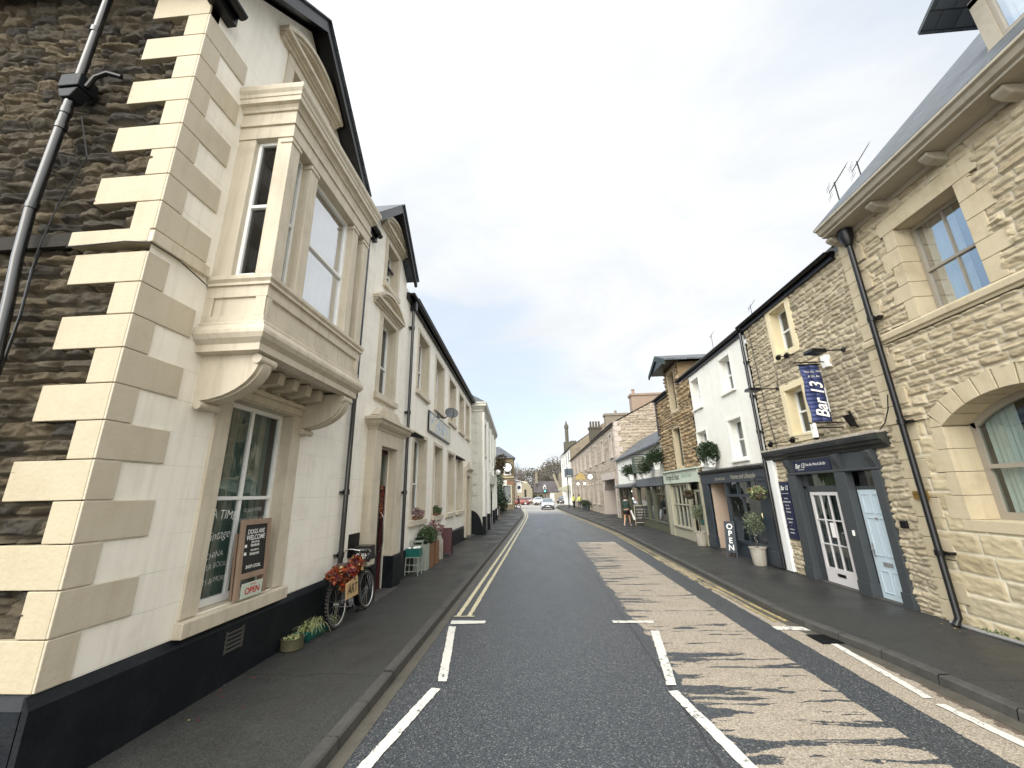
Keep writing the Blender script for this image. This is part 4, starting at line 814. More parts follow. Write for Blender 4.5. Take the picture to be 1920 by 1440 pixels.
# pots by the bicycle
pt=thing('round_planter','shallow round olive-brown pot of small leaves beside the plinth of the corner house','planter',(-3.53,5.98,.1))
MB().lathe((-3.53,5.98),[(.13,.1),(.145,.115),(.15,.24),(.155,.25),(.14,.25),(.135,.22)],22).build('pot',m_olpot,pt,smooth=True); MB().disc((-3.53,5.98,.22),.136,'z',18,.01).build('soil',m_soil,pt)
leafmesh('leaves',[(-3.53,5.98,.235,.12,.12,.04)],190,.022,m_grassy,pt,3)
tr=thing('trough_planter','teal plastic tray of drooping spiky leaves on the pavement by the bicycle','planter',(-3.54,6.5,.1))
m=MB(); m.prism([(-3.62,.1),(-3.46,.1),(-3.42,.24),(-3.66,.24)],'o',6.27,6.83); 
tray=MB(); pts=[(-3.62,6.25),(-3.46,6.25),(-3.46,6.8),(-3.62,6.8)]; t2=[(-3.66,6.21),(-3.42,6.21),(-3.42,6.84),(-3.66,6.84)]
i=tray.P([(x,y,.105) for x,y in pts]+[(x,y,.235) for x,y in t2]); tray.f.append((i,i+1,i+2,i+3)); 
for k in range(4): tray.f.append((i+k,i+(k+1)%4,i+4+(k+1)%4,i+4+k))
t=tray.build('tray',m_teal,tr); md=t.modifiers.new('solid','SOLIDIFY'); md.thickness=.012
MB().box(-3.64,-3.44,6.23,6.82,.2,.21).build('soil',m_soil,tr)
sp_=MB(); rr=random.Random(5)
for k in range(120):
    x,y=rr.uniform(-3.62,-3.45),rr.uniform(6.25,6.8); a=rr.uniform(0,6.28); L=rr.uniform(.12,.36); pr=None
    for j in range(7):
        t=j/6; px=x+math.cos(a)*L*t*.8; py=y+math.sin(a)*L*t; pz=.21+L*(1.3*t-1.35*t*t)*1.0; wd=.008*(1-t)+.0012
        c=((px-wd*math.sin(a)),(py+wd*math.cos(a)),pz); d=((px+wd*math.sin(a)),(py-wd*math.cos(a)),pz)
        if pr: sp_.face(pr[0],c,d,pr[1])
        pr=(c,d)
o=sp_.build('spiky_leaves',m_grassy,tr); 
a=o.data.color_attributes.new('stone','FLOAT_COLOR','POINT'); a.data.foreach_set('color',[x for v in range(len(o.data.vertices)) for x in ((.2+.8*((v//24)*.37%1)),0,0,1)])
# ---- bicycle
bk=thing('bicycle','black old bicycle with autumn leaves, ART panel and black basket leaning at the wall','bicycle',(-3.33,7.4,.1))
lean=.12
def TB(u,o,z): return (-3.34+o-(z-.1)*lean,u,z)
R_=.335; zc=.1+R_; yr,yf=6.87,8.0
def wheel(y):
    m=MB(TB); m.torus((y,0,zc),R_-.02,.02,'o',44,8); w=m.build('wheel',m_tyre,bk,smooth='all')
    MB(TB).torus((y,0,zc),R_-.045,.013,'o',44,6).build('rim',m_chrome,w,smooth='all')
    s=MB(TB)
    for k in range(28):
        a=2*math.pi*k/28; s.tube([(y,.02*(-1)**k,zc),(y+(R_-.05)*math.cos(a),0,zc+(R_-.05)*math.sin(a))],.0016,4)
    s.tube([(y,-.05,zc),(y,.05,zc)],.02,8); s.build('spokes',m_chrome,w)
wheel(yr); wheel(yf)
f=MB(TB); bb=(7.3,0,.1+.29); hd=(7.82,0,.1+.82); hd2=(7.86,0,.1+.66); st=(7.13,0,.1+.72)
f.tube([bb,hd2],.018).tube([st,hd],.016).tube([bb,st],.016).tube([st,(7.1,0,.1+.84)],.013).tube([hd2,hd,(7.79,0,1.08)],.019)
for s in (-1,1): f.tube([bb,(yr,.05*s,zc)],.011).tube([(7.14,.02*s,.8),(yr,.05*s,zc)],.009).tube([(7.86,.03*s,.75),(7.92,.045*s,.62),(yf,.05*s,zc)],.013)
f.build('frame',m_iron,bk,smooth=True)
for y,a0,a1 in ((yr,20,215),(yf,30,190)):
    m=MB(TB); n=22
    for k in range(n):
        t0=rad(a0+(a1-a0)*k/n); t1=rad(a0+(a1-a0)*(k+1)/n); r0=R_+.03
        m.face((y+r0*math.cos(t0),-.03,zc+r0*math.sin(t0)),(y+r0*math.cos(t1),-.03,zc+r0*math.sin(t1)),(y+r0*math.cos(t1),.03,zc+r0*math.sin(t1)),(y+r0*math.cos(t0),.03,zc+r0*math.sin(t0)))
    o=m.build('mudguard',m_iron,bk,smooth='all'); o.modifiers.new('s','SOLIDIFY').thickness=.004
m=MB(TB); m.tube([(7.79,0,1.08),(7.78,0,1.13)],.014); m.tube([(7.52,-.3,1.1),(7.62,-.27,1.15),(7.75,-.16,1.16),(7.8,0,1.13),(7.75,.16,1.16),(7.62,.27,1.15),(7.52,.3,1.1)],.012,8); m.build('handlebar',m_chrome,bk,smooth=True)
for s in (-1,1): MB(TB).tube([(7.42,s*.3,1.07),(7.56,s*.295,1.12)],.02,8).build('grip',m_iron,bk,smooth=True)
m=MB(TB); m.ball((7.06,0,.985),.11,14,(1.15,.85,.42)).ball((7.19,0,.98),.07,12,(1.3,.5,.45)); m.build('saddle',m_leather,bk,smooth='all')
m=MB(TB); m.disc((7.3,.03,.39),.09,'o',24,.006); m.build('chainwheel',m_chrome,bk)
for s,dz in ((1,-1),(-1,1)):
    m=MB(TB); m.tube([(7.3,.06*s,.39),(7.36,.075*s,.39+dz*.15)],.011,6); c=m.build('crank',m_chrome,bk); MB(TB).box(7.31,7.41,min(.08*s,.17*s),max(.08*s,.17*s),.39+dz*.16-.012,.39+dz*.16+.012).build('pedal',m_iron,c)
MB(TB).tube([(6.87,.04,zc+.03),(7.3,.04,.48)],.004,4).tube([(6.87,.04,zc-.03),(7.3,.04,.3)],.004,4).build('chain',m_galv,bk)
MB(TB).box(6.6,7.05,-.07,.07,.86,.875).tube([(6.65,-.05,.86),(yr,-.05,zc)],.006,5).tube([(6.65,.05,.86),(yr,.05,zc)],.006,5).build('rear_rack',m_iron,bk)
m=MB(TB); m.prism([(7.86,.95),(8.1,.95),(8.14,1.2),(7.83,1.2)],'o',-.13,.15); m.build('basket',m_iron,bk,bevel=.01); MB(FS(7.8)).box(-3.57,-3.27,-.01,.01,.93,1.2).build('basket_board',m_board,bk)
text('OPEN',FS(7.79),-3.42,1.03,.12,m_letter,bk,o=.003,bold=.002,sx=.8); text('COME IN',FS(7.79),-3.42,1.14,.05,m_letter,bk,o=.003,sx=.8)
ap=MB(lambda u,o,z:(-3.2+o,u,z)); ap.prism([(6.78,.52),(7.2,.52),(7.14,.82),(6.74,.76)],'o',0,.02); ap.build('art_panel',m_card,bk,bevel=.004)
text('ART',lambda u,o,z:(-3.2+o,u,z),6.97,.65,.2,m_iron,bk,o=.024,bold=.002,sx=.9)
leafmesh('autumn_leaves',[(-3.33,6.62,.93,.13,.22,.13),(-3.3,6.98,.86,.14,.28,.16),(-3.3,7.28,.98,.13,.2,.16),(-3.28,6.95,.72,.1,.22,.12)],640,.036,m_autumn,bk,21,asp=.7)
# ---- chair with crate
ch=thing('garden_chair','small pale slatted wooden chair holding a teal crate beside the black doorcase plinth','chair',(-3.45,11.2,.1))
for x in (-3.64,-3.3):
    for y in (10.98,11.32): MB().tube([(x,y,.1),(x*1.0+.01,y,.55 if y<11.1 else .95)],.016,6).build('leg',m_mint2,ch)
m=MB(); 
for k in range(5): m.box(-3.66,-3.28,10.97+k*.075,11.03+k*.075,.53,.55)
m.build('seat',m_mint2,ch)
for z in (.2,.36): MB().tube([(-3.64,10.98,z),(-3.3,10.98,z)],.011,6).tube([(-3.3,10.98,z),(-3.3,11.32,z)],.011,6).build('rail',m_mint2,ch)
m=MB(); m.box(-3.64,-3.3,11.31,11.33,.75,.8).box(-3.64,-3.3,11.31,11.33,.88,.93); m.build('backrest',m_mint2,ch)
cr=thing('crate','teal crate of white oddments sitting on the pale slatted chair','crate',(-3.46,11.13,.55))
m=MB(); m.box(-3.64,-3.28,10.98,11.0,.552,.76).box(-3.64,-3.28,11.27,11.29,.552,.76).box(-3.64,-3.62,11.0,11.27,.552,.76).box(-3.3,-3.28,11.0,11.27,.552,.76).box(-3.62,-3.3,11.0,11.27,.553,.57); m.build('body',m_teal,cr)
m=MB(); rr=random.Random(2)
for k in range(6): m.ball((rr.uniform(-3.58,-3.34),rr.uniform(11.04,11.24),.76),.05,8,(1,1,.7))
m.build('contents',m_letter,cr,smooth='all')
# ---- row of planters
for i,(y,wd,h,mt_,lab) in enumerate(((11.85,.34,.78,m_mint2,'tall pale timber planter, nearest of the row beside the teal crate'),(12.35,.38,.74,m_terr,'orange-brown timber planter with bushy green shrub under the first ground window'),(12.95,.4,.74,m_terr,'dark timber planter behind the bushy shrub, next to the milk churn'))):
    p=thing('timber_planter',lab,'planter',(-3.5,y,.1),'timber planters outside the terrace'); m=MB()
    for k in range(4): m.box(-3.67+k*.095,-3.58+k*.095,y-wd/2,y-wd/2+.02,.1,h)
    for k in range(5): m.box(-3.3,-3.28,y-wd/2+.01+k*wd/5.2,y-wd/2+(k+.85)*wd/5.2,.1,h)
    m.box(-3.67,-3.66,y-wd/2+.02,y+wd/2,.1,h).box(-3.66,-3.3,y+wd/2-.02,y+wd/2,.1,h)
    m.build('box',mt_,p,bevel=.003); MB().box(-3.66,-3.3,y-wd/2+.02,y+wd/2-.02,h-.06,h-.04).build('soil',m_soil,p)
    if i==1: leafmesh('foliage',[(-3.46,y-.1,h+.22,.26,.42,.28),(-3.45,y+.3,h+.2,.24,.3,.25)],1500,.035,m_leaf,p,31)
    else: leafmesh('foliage',[(-3.48,y,h+.08,.2,.24,.14)] if i==0 else [(-3.5,y+.1,h+.3,.16,.2,.36),(-3.42,y+.5,h+.35,.2,.2,.14)],420,.04,m_leafd if i==0 else m_flow,p,33+i)
# ---- milk churn, maroon board
mc=thing('milk_churn','white metal milk churn standing between the planters and the maroon board','milk churn',(-3.48,13.75,.1))
MB().lathe((-3.48,13.75),[(.17,.1),(.175,.13),(.17,.62),(.165,.66),(.1,.8),(.095,.86),(.12,.9),(.12,.93),(0.02,.93)],24).build('body',m_galv if False else m_stonepot,mc,smooth=True)
for s in (-1,1): MB().tube([(-3.48,13.75+s*.16,.66),(-3.48,13.75+s*.2,.74),(-3.48,13.75+s*.11,.82)],.01,6).build('handle',m_galv,mc)
def aboard(name,lab,loc,w,h,yaw,m1,m2,grp=None,split=.22,cat='a-board',header=None):
    t=thing(name,lab,cat,loc,grp); c,s=math.cos(yaw),math.sin(yaw)
    def TT(sign): # u across, o outwards, z up, leaning
        def f(u,o,z):
            d=sign*(split*(1-(z)/h)+.012)+o*sign; return (loc[0]+u*c-d*s*-1*0+(-s)*d*0+u*0+ (d*s), loc[1]+u*s-d*c, loc[2]+z)
        return f
    out=[]
    for sg_ in (1,-1):
        T=TT(sg_); m=MB(T); b=.035; m.box(-w/2,-w/2+b,0,.02,0,h).box(w/2-b,w/2,0,.02,0,h).box(-w/2+b,w/2-b,0,.02,h-b,h).box(-w/2+b,w/2-b,0,.02,h*.12,h*.12+b); m.build('frame',m1,t)
        MB(T).box(-w/2+b,w/2-b,.004,.014,h*.12+b,h-b).build('panel',m2,t); out.append(T)
    return t,out
ab,_=aboard('pavement_board','maroon folding pavement board beside the milk churn','a-board' and (-3.42,14.45,.1),.5,.9,rad(5),m_maroon,m_maroon)
ab,_=aboard('pavement_board','small dark pavement board with a white poster outside the white hall','a-board' and (-3.75,33.6,.1),.62,1.05,rad(4),m_wood,m_board); MB(_[0]).box(-.17,.17,.016,.02,.35,.85).build('poster',m_letter,ab)
# ---- window boxes
for y,o_,mt_,lab,z in ((12.05,0,m_flow,'low pot of purple heather and dark leaves on the first ground window sill','1'),(14.25,0,m_leaf,'row of small green plants and a dark ornament on the second ground window sill','2')):
    t=thing('window_box',lab,'window box',(-3.66,y,1.45)); MB().box(-3.75,-3.62,y-.35,y+.35,1.44,1.54).build('trough',m_terr,t,bevel=.01)
    leafmesh('foliage',[(-3.67,y-.15,1.62,.12,.3,.16),(-3.66,y+.2,1.58,.11,.2,.12)],420,.035,mt_,t,41)
# ================================================ RIGHT: buff stone house (near)
TR=FR(6.1)
Fh=thing('stone_house','buff rock-faced stone house with arched ground window, slate roof and bracketed eaves','house',(6.1,5,.1))
def arch(u0,u1,zs,rise):    # opening test below a segmental arch
    hw=(u1-u0)/2; uc=(u0+u1)/2; R=(hw*hw+rise*rise)/(2*rise); zc=zs+rise-R
    return uc,R,zc,(lambda u,z:(u>u0)&(u<u1)&((z<zs)|((u-uc)**2+(z-zc)**2<R*R)))
UC,RA,ZC,fin=arch(4.35,6.36,2.95,.36)
def holeF(u,z): return (fin(u,z)&(z>1.6))|((u>5.0)&(u<6.26)&(z>4.6)&(z<6.3))
def ringF(u,z):
    return holeF(u,z)|((np.abs(u-UC)<(z-ZC)*math.tan(math.asin((6.36-UC)/RA)))&((u-UC)**2+(z-ZC)**2<(RA+.27)**2)&(z>2.6))
DR=[(4.82,6.38,6.2,6.52)]; zz=4.66;k=0
while zz<6.2:
    h=min([.34,.27,.36,.3,.32][k%5],6.248-zz); e=.34 if k%2 else .2; DR+=[(6.1,6.12+e,zz,zz+h),(5.16-e*1.15,5.2,zz,zz+h)]; zz+=h; k+=1
z=.1;i=0
while z<6.75:
    h=.3 if z<3.1 else .29
    if abs(z-4.44)<.2 and z<4.6: DR.append((6.87,7.3,z,4.462)); z=4.66; continue
    DR.append((7.27-(.5 if i%2 else .26),7.3,z,z+h)); z+=h; i+=1
zz=1.6;k=0
while zz<2.94:
    h=min(.335,2.95-zz); DR.append((6.3,6.34+(.3,.18)[k%2],zz,zz+h)); zz+=h; k+=1
DR.append((4.2,6.48,1.46,1.62))
stones('rockface_wall',TR,0,7.24,3.1,6.82,.015,(.09,.17),(.22,.5),.03,m_stF,Fh,mort=.011,hole=lambda u,z:ringF(u,z)|((z>4.44)&(z<4.67))|rects(*DR)(u,z),seed=7,warp=.006,rough=.5,edge=.012,facet=1.0,mdepth=.005)
stones('ashlar_wall',TR,0,7.24,.0,3.1,.02,(.27,.33),(.35,.75),.006,m_stFs,Fh,mort=.012,hole=lambda u,z:ringF(u,z)|rects(*DR)(u,z),seed=9,warp=.012,rough=1.3,edge=.02,mdepth=.006)
MB(TR).face((0,-.02,0),(-6,-.02,0),(-6,-.02,6.9),(0,-.02,6.9)).build('near_wall',m_dress,Fh)
MB().box(6.9,14,-6,7.2,0,6.8).build('building_core',m_dark,Fh)
MB(FS(7.25)).face((6.1,-.0,0),(14,-.0,0),(14,-.0,14.6),(6.1,-.0,6.9)).build('party_wall',m_stB,Fh)
q=MB(TR); z=.1; i=0; rr=random.Random(8)
while z<6.75:
    h=.3 if z<3.1 else .29
    if abs(z-4.44)<.2 and z<4.6: q.box(6.85,7.25,-.05,.03,z,4.462); q.build('lower_quoins',m_dress,Fh,bevel=.008); q=MB(TR); z=4.66; continue
    l=.5 if i%2 else .26; q.box(7.25-l,7.25,-.06,.035 if z>3.05 else .012,z+.003,min(z+h,6.8)-.003); z+=h; i+=1
q.build('upper_quoins',m_dress,Fh,bevel=.008)
MB(TR).prism([(-.01,4.46),(.04,4.465),(.05,4.5),(.08,4.52),(.085,4.6),(.03,4.65),(-.01,4.66)],'u',-4,7.26).build('string_course',m_dress,Fh,bevel=.004)
s=MB(TR); s.box(4.8,6.4,-.3,.02,6.25,6.53); zz=4.66; k=0
while zz<6.2:
    h=[.34,.27,.36,.3,.32][k%5]; h=min(h,6.248-zz); e=.34 if k%2 else .2; s.box(6.14,6.14+e,-.32,.018,zz+.003,zz+h-.003); s.box(5.14-e*1.15,5.14,-.32,.018,zz+.003,zz+h-.003); zz+=h; k+=1
s.build('window_dressing',m_dress,Fh,bevel=.007)
window(Fh,TR,5.14,6.14,4.66,6.25,rec=.26,fw=.06,rail=.47,vb=1,fm=(m_grey:=M('taupe_frame_paint',(.3,.27,.22),.45,.06,5)),gm=m_glassf,curtain=[(.45,.98,0,m_net)],name='first_floor_window')
# arch ring of voussoirs and deep reveal
n=9; a0=math.asin((6.36-UC)/RA); s=MB(TR)
for k in range(n):
    t0=-a0+2*a0*k/n+.006; t1=-a0+2*a0*(k+1)/n-.006; R1=RA+.28; pts=[]
    for t,rr_ in ((t0,RA),((t0+t1)/2,RA),(t1,RA),(t1,R1),((t0+t1)/2,R1),(t0,R1)): pts.append((UC+rr_*math.sin(t),ZC+rr_*math.cos(t)))
    s.prism(pts,'o',-.45,.014)
s.build('arch_voussoirs',m_dress,Fh,bevel=.006)
s=MB(TR); zz=1.6; k=0
while zz<2.94:
    h=min(.335,2.95-zz); e=(.3,.18)[k%2]; s.box(6.36,6.36+e,-.45,.012,zz+.003,zz+h-.003); zz+=h; k+=1
s.box(4.2,4.35,-.45,.0,1.6,2.95).box(4.2,6.5,-.45,.015,1.45,1.6)
s.prism([(6.36,2.95),(6.56,2.95),(6.5,3.1),(6.37,2.97)],'o',-.45,.013); s.build('arch_jamb',m_dress,Fh,bevel=.006)
s=MB(TR); s.box(6.28,6.36,-.45,-.38,1.6,2.97).box(4.35,4.43,-.45,-.38,1.6,2.95).box(4.43,6.28,-.45,-.38,1.6,1.7).box(4.43,6.28,-.44,-.36,2.3,2.36); s.box(5.33,5.38,-.44,-.385,1.7,3.2)
for k in range(14):
    t0=-a0+2*a0*k/14; t1=-a0+2*a0*(k+1)/14; s.prism([(UC+r_*math.sin(t),ZC+r_*math.cos(t)) for t,r_ in ((t0,RA-.09),(t1,RA-.09),(t1,RA),(t0,RA))],'o',-.45,-.38)
aw=s.build('arched_window',m_grey,Fh); MB(TR).face((4.35,-.42,1.62),(6.36,-.42,1.62),(6.36,-.42,3.3),(4.35,-.42,3.3)).build('pane',m_glassd,aw)
c=MB(TR); q=[(6.26-k*.02,-.5+.02*math.sin(k*1.7)) for k in range(22)]
for (p0,o0),(p1,o1) in zip(q,q[1:]): c.face((p0,o0,1.6),(p1,o1,1.6),(p1,o1,3.3),(p0,o0,3.3))
c.build('curtain',m_net,aw,smooth='all'); MB(TR).face((4.3,-.52,1.6),(5.82,-.52,1.6),(5.82,-.52,2.3),(4.3,-.52,2.3)).build('blind',m_drape,aw)
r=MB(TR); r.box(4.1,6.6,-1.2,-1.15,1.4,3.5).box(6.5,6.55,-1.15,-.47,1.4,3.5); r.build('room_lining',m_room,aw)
# eaves, gutter, corbels, roof, dormer
s=MB(TR); s.prism([(-.02,6.78),(.38,6.8),(.38,6.84),(.43,6.86),(.46,6.93),(.5,6.95),(.5,6.99),(-.02,6.99)],'u',-5,7.12); s.box(-5,7.25,-.02,.05,6.7,6.785); s.build('eaves_gutter',m_dressg,Fh)
for u in (3.15,4.13,5.12,6.12,7.1): MB(TR).prism([(.0,6.62),(.2,6.66),(.3,6.73),(.3,6.785),(0,6.785)],'u',u-.075,u+.075).build('eaves_bracket',m_dressg,Fh,bevel=.02)
rf=MB(); roofslab(rf,[(5.62,7.16,7.02),(5.62,-5,7.02),(12.5,-5,14.2),(12.5,7.16,14.2)],.06); rf.build('roof',m_slatef,Fh)
d=MB(); d.box(6.42,6.5,4.3,4.47,7.8,8.75).box(6.42,6.5,2.6,2.75,7.8,8.75).box(6.4,6.52,2.6,4.47,7.75,7.85).box(6.42,6.5,2.6,4.47,8.66,8.76); d.build('dormer_frame',m_dressg,Fh)
window(Fh,FR(6.42),2.75,4.3,7.85,8.66,rec=.02,rail=0,vb=2,fw=.05,fm=m_grey,name='dormer_window',gm=m_glassf,curtain=[(0,1,0,m_net)],lining=False)
d=MB(); d.prism([(6.5,7.8),(6.5,8.75),(7.2,8.75)],'o',4.3,4.44); d.build('dormer_cheek',m_slatef,Fh)
rf=MB(); roofslab(rf,[(6.1,4.85,8.85),(6.1,3.5,9.75),(8.5,3.5,9.75),(8.5,4.85,8.85)],.06); roofslab(rf,[(6.1,2.15,8.85),(6.1,3.5,9.75),(8.5,3.5,9.75),(8.5,2.15,8.85)],.06); rf.build('dormer_roof',m_slatey,Fh)
m=MB(TR); m.tube([(6.86,.14,6.62),(6.86,.13,3.2),(6.86,.13,.22),(6.86,.2,.12)],.045,12)
for c_ in (4.95,3.1,1.1): m.tube([(6.86,.13,c_-.04),(6.86,.13,c_+.04)],.06,12); m.box(6.74,6.98,0,.1,c_-.02,c_+.02)
m.build('downpipe',m_iron,Fh,smooth=True); MB(TR).lathe((6.86,.15),[(.06,6.45),(.11,6.6),(.12,6.78),(.1,6.78)],12).build('hopper',m_iron,Fh,smooth=True)
pq=thing('brass_plaque','small tarnished brass plaque fixed beside the downpipe on the buff stone house','plaque',(6.05,6.98,1.94)); MB(TR).box(6.87,7.13,.03,.045,1.87,2.0).build('plate',M('tarnished_brass',(.35,.22,.06),.4,.3,9,metal=.6),pq); text('ESTATE AGENT',FR(6.055),7.0,1.95,.03,m_iron,pq,o=.003,dirn=-1)
m=MB(); m.tube([(5.97,7.0,.13),(6.0,6.6,.12),(6.02,6.0,.13),(6.06,5.4,.3),(6.07,4.8,.55),(6.07,4.0,.8)],.025,8); m.build('cable_conduit',m_galv,Fh,smooth=True)
leafmesh('moss',[(6.05,6.3,.14,.06,.5,.04),(6.05,5.2,.2,.06,.9,.08)],700,.018,m_leaf,Fh,51)
# ================================================ RIGHT: rubble bar house
Bar=thing('rubble_house','narrow rubble stone house with charcoal double-door shopfront below','house',(6.1,9.2,.1))
hb_=[(9.15,9.82,5.32,6.45),(9.2,9.85,3.3,4.38),(7.78,10.2,-1,2.9)]
growr=lambda L,e:[(a-e,b+e,c-e,d+e) for a,b,c,d in L]
stones('rubble_wall',TR,7.2,11.12,.05,6.62,.018,(.06,.15),(.12,.4),.02,m_stB,Bar,mort=.009,hole=rects(*(growr(hb_[:2],.12)+hb_[2:])),seed=21,warp=.05,rough=.7,mdepth=.014,edge=.014,wsc=3.2,facet=1.1)
MB().box(6.95,13,7.3,11.1,0,6.5).build('building_core',m_dark,Bar)
for a,b,c,d in hb_[:2]: window(Bar,TR,a,b,c+.0,d,rec=.2,fw=.05,rail=.5,sur=(.16,.03,True),surm=m_yel,curtain=[(0,1,.0,m_drape),],name='upper_window')
m=MB(TR); m.tube([(10.85,.03,6.5),(10.8,.04,5.5),(10.78,.03,4.6),(10.7,.04,3.9),(10.6,.03,3.05)],.008,5); m.tube([(10.0,.05,5.15),(9.95,.04,4.9),(10.05,.04,4.55)],.006,5); m.tube([(10.64,.06,3.22),(9.7,.06,3.26),(8.88,.06,3.2)],.006,5); m.tube([(7.4,.06,3.05),(7.2,.1,3.15),(7.05,.12,3.35),(7.0,.1,3.6)],.009,5); m.build('cable',m_iron,Bar)
gutter(Bar,TR,7.4,11.2,.08,6.68,.06); rf=MB(); roofslab(rf,[(6.0,7.3,6.74),(6.0,11.2,6.74),(10,11.2,8.9),(10,7.3,8.9)],.05); rf.build('roof',m_slatem,Bar)
# shopfront
for a,b in ((10.1,10.4),(8.5,8.8),(7.66,7.84)): MB(TR).box(a,b,-.1,.05,.35,2.38).box(a-.015,b+.015,-.1,.075,.1,.35).build('pilaster',m_charc,Bar,bevel=.006)
MB(TR).box(7.62,10.44,-.1,.03,2.38,2.44).build('architrave',m_charc,Bar,bevel=.006)
s=MB(TR); s.box(7.66,10.4,-.1,.02,2.44,2.76).box(7.66,10.4,-.1,.06,2.39,2.43); s.build('fascia',m_charc,Bar,bevel=.004)
s=MB(TR); s.prism([(-.02,2.74),(.05,2.75),(.07,2.8),(.12,2.83),(.14,2.88),(.18,2.9),(.19,2.96),(.19,2.99),(-.02,3.03)],'u',7.32,11.1); s.build('shop_cornice',m_charc2,Bar)
s=MB(TR); rr=random.Random(4)
for k in range(9): s.box(7.33+k*.42,7.33+k*.42+.41,-.03,.2+rr.uniform(-.01,.01),3.0,3.045+rr.uniform(0,.012))
s.build('cornice_flag',m_stonepot,Bar,bevel=.01)
for u in (10.25,8.62,7.75): MB(TR).prism([(0,2.4),(.04,2.42),(.07,2.5),(.12,2.6),(.15,2.72),(0,2.78)],'u',u-.07,u+.07).build('scroll_bracket',m_charc,Bar,bevel=.01)
s=MB(TR); s.box(8.8,10.1,-.2,-.1,2.07,2.12).box(7.84,8.5,-.2,-.1,2.04,2.1).box(10.0,10.1,-.2,-.1,.1,2.38).box(8.8,8.84,-.2,-.1,.1,2.38).box(9.9,9.96,-.2,-.1,.1,2.07).box(8.98,9.03,-.2,-.1,.1,2.07).box(9.03,9.9,-.2,-.1,2.0,2.07)
s.box(8.84,8.98,-.2,-.14,.1,.6).box(9.96,10.0,-.2,-.14,.1,.6)
s.build('door_frame',m_charc,Bar)
MB(TR).face((7.84,-.15,2.1),(8.5,-.15,2.1),(8.5,-.15,2.38),(7.84,-.15,2.38)).build('transom_pane',m_glassd,Bar); MB(TR).face((8.84,-.16,.1),(10.0,-.16,.1),(10.0,-.16,2.38),(8.84,-.16,2.38)).build('shop_pane',m_glassd,Bar)
s=MB(TR); a,b=9.03,9.9; s.box(a,a+.06,-.13,-.09,.12,1.99).box(b-.06,b,-.13,-.09,.12,1.99).box(a+.06,b-.06,-.13,-.09,1.92,1.99).box(a+.06,b-.06,-.13,-.092,.12,.42)
for k in (1,2): uu=a+.06+(b-a-.12)*k/3; s.box(uu-.012,uu+.012,-.125,-.094,.42,1.92)
for zz in (1.4,.9): s.box(a+.06,b-.06,-.123,-.096,zz-.013,zz+.013)
gd=s.build('glazed_door',m_wdoor,Bar,label='off-white glazed door with nine panes'); MB(TR).face((a,-.12,.3),(b,-.12,.3),(b,-.12,1.95),(a,-.12,1.95)).build('pane',m_glassd,gd)
MB(TR).tube([(9.1,-.09,1.18),(9.1,-.03,1.15),(9.1,-.03,.93),(9.1,-.09,.9)],.01,6).build('handle',m_chrome,gd); MB(TR).box(9.33,9.56,-.09,-.082,.27,.33).build('letterbox',m_iron,gd)
MB(TR).box(9.32,9.5,-.118,-.114,1.05,1.35).build('notice',m_letter,gd)
s=MB(TR); a,b=7.86,8.48; s.box(a,b,-.14,-.1,.12,2.03)
for (p,q_,c,d) in ((.08,.28,1.6,1.95),(.34,.54,1.6,1.95),(.08,.28,.85,1.52),(.34,.54,.85,1.52),(.08,.28,.22,.6),(.34,.54,.22,.6)):
    s.box(a+p,a+q_,-.1,-.088,c,c+.012).box(a+p,a+q_,-.1,-.088,d-.012,d).box(a+p,a+p+.012,-.1,-.088,c+.012,d-.012).box(a+q_-.012,a+q_,-.1,-.088,c+.012,d-.012)
bd=s.build('panelled_door',m_lblue,Bar,label='pale blue panelled door'); m=MB(TR); m.box(8.08,8.28,-.098,-.088,.68,.75); m.tube([(8.42,-.1,.95),(8.42,-.05,.95),(8.34,-.05,.95)],.012,6).box(8.4,8.44,-.1,-.09,.82,1.06).box(8.13,8.2,-.1,-.08,1.5,1.53); m.build('door_furniture',m_galv,bd)
MB(TR).box(7.84,8.5,-.3,.03,.04,.12).box(8.84,10.0,-.3,.03,.04,.115).build('threshold',m_kerb,Bar); MB(TR).face((7.7,-.6,0),(10.4,-.6,0),(10.4,-.6,3.0),(7.7,-.6,3.0)).build('room_lining',m_room,Bar)
c=MB(TR); q=[(8.86+k*.03,-.25+.02*math.sin(k*1.3)) for k in range(38)]
for (p0,o0),(p1,o1) in zip(q,q[1:]): c.face((p0,o0,2.1),(p1,o1,2.1),(p1,o1,2.4),(p0,o0,2.4))
c.build('curtain',M('olive_drape',(.2,.2,.12),.9,.2,6),Bar,smooth='all')
for u in (8.93,9.97): text('Bar 13',FR(6.1),u,1.45,.13,m_letter,Bar,o=-.15,dirn=-1,rot=math.pi/2,shear=.3,sx=.9)
MB(TR).box(7.4,7.52,.01,.06,1.4,1.52).build('key_box',m_iron,Bar,bevel=.01)
MB(TR).box(8.6,8.64,.05,.07,1.17,1.27).build('doorbell',m_letter,Bar)
sgn=thing('fascia_sign','dark navy fascia sign with white script above the glazed door','sign',(6.05,9.4,2.6)); MB(TR).box(8.85,10.08,.02,.034,2.45,2.7).build('panel',m_navy,sgn)
FS_=FR(6.1); text('Bar 13',FS_,9.86,2.575,.15,m_letter,sgn,o=.036,dirn=-1,shear=.35,bold=.003,sx=.85); text('Fine Ale, Wine & Gin Bar',FS_,9.32,2.59,.085,m_letter,sgn,o=.036,dirn=-1,shear=.4,bold=.001,sx=.75); MB(TR).box(9.72,9.95,.0345,.036,2.49,2.497).build('underline',m_letter,sgn)
sgn=thing('menu_board','tall narrow navy board of white text on the rubble wall left of the charcoal shopfront','sign',(6.05,10.62,1.55)); MB(TR).box(10.43,10.8,.03,.05,.9,2.25).build('panel',m_navy,sgn)
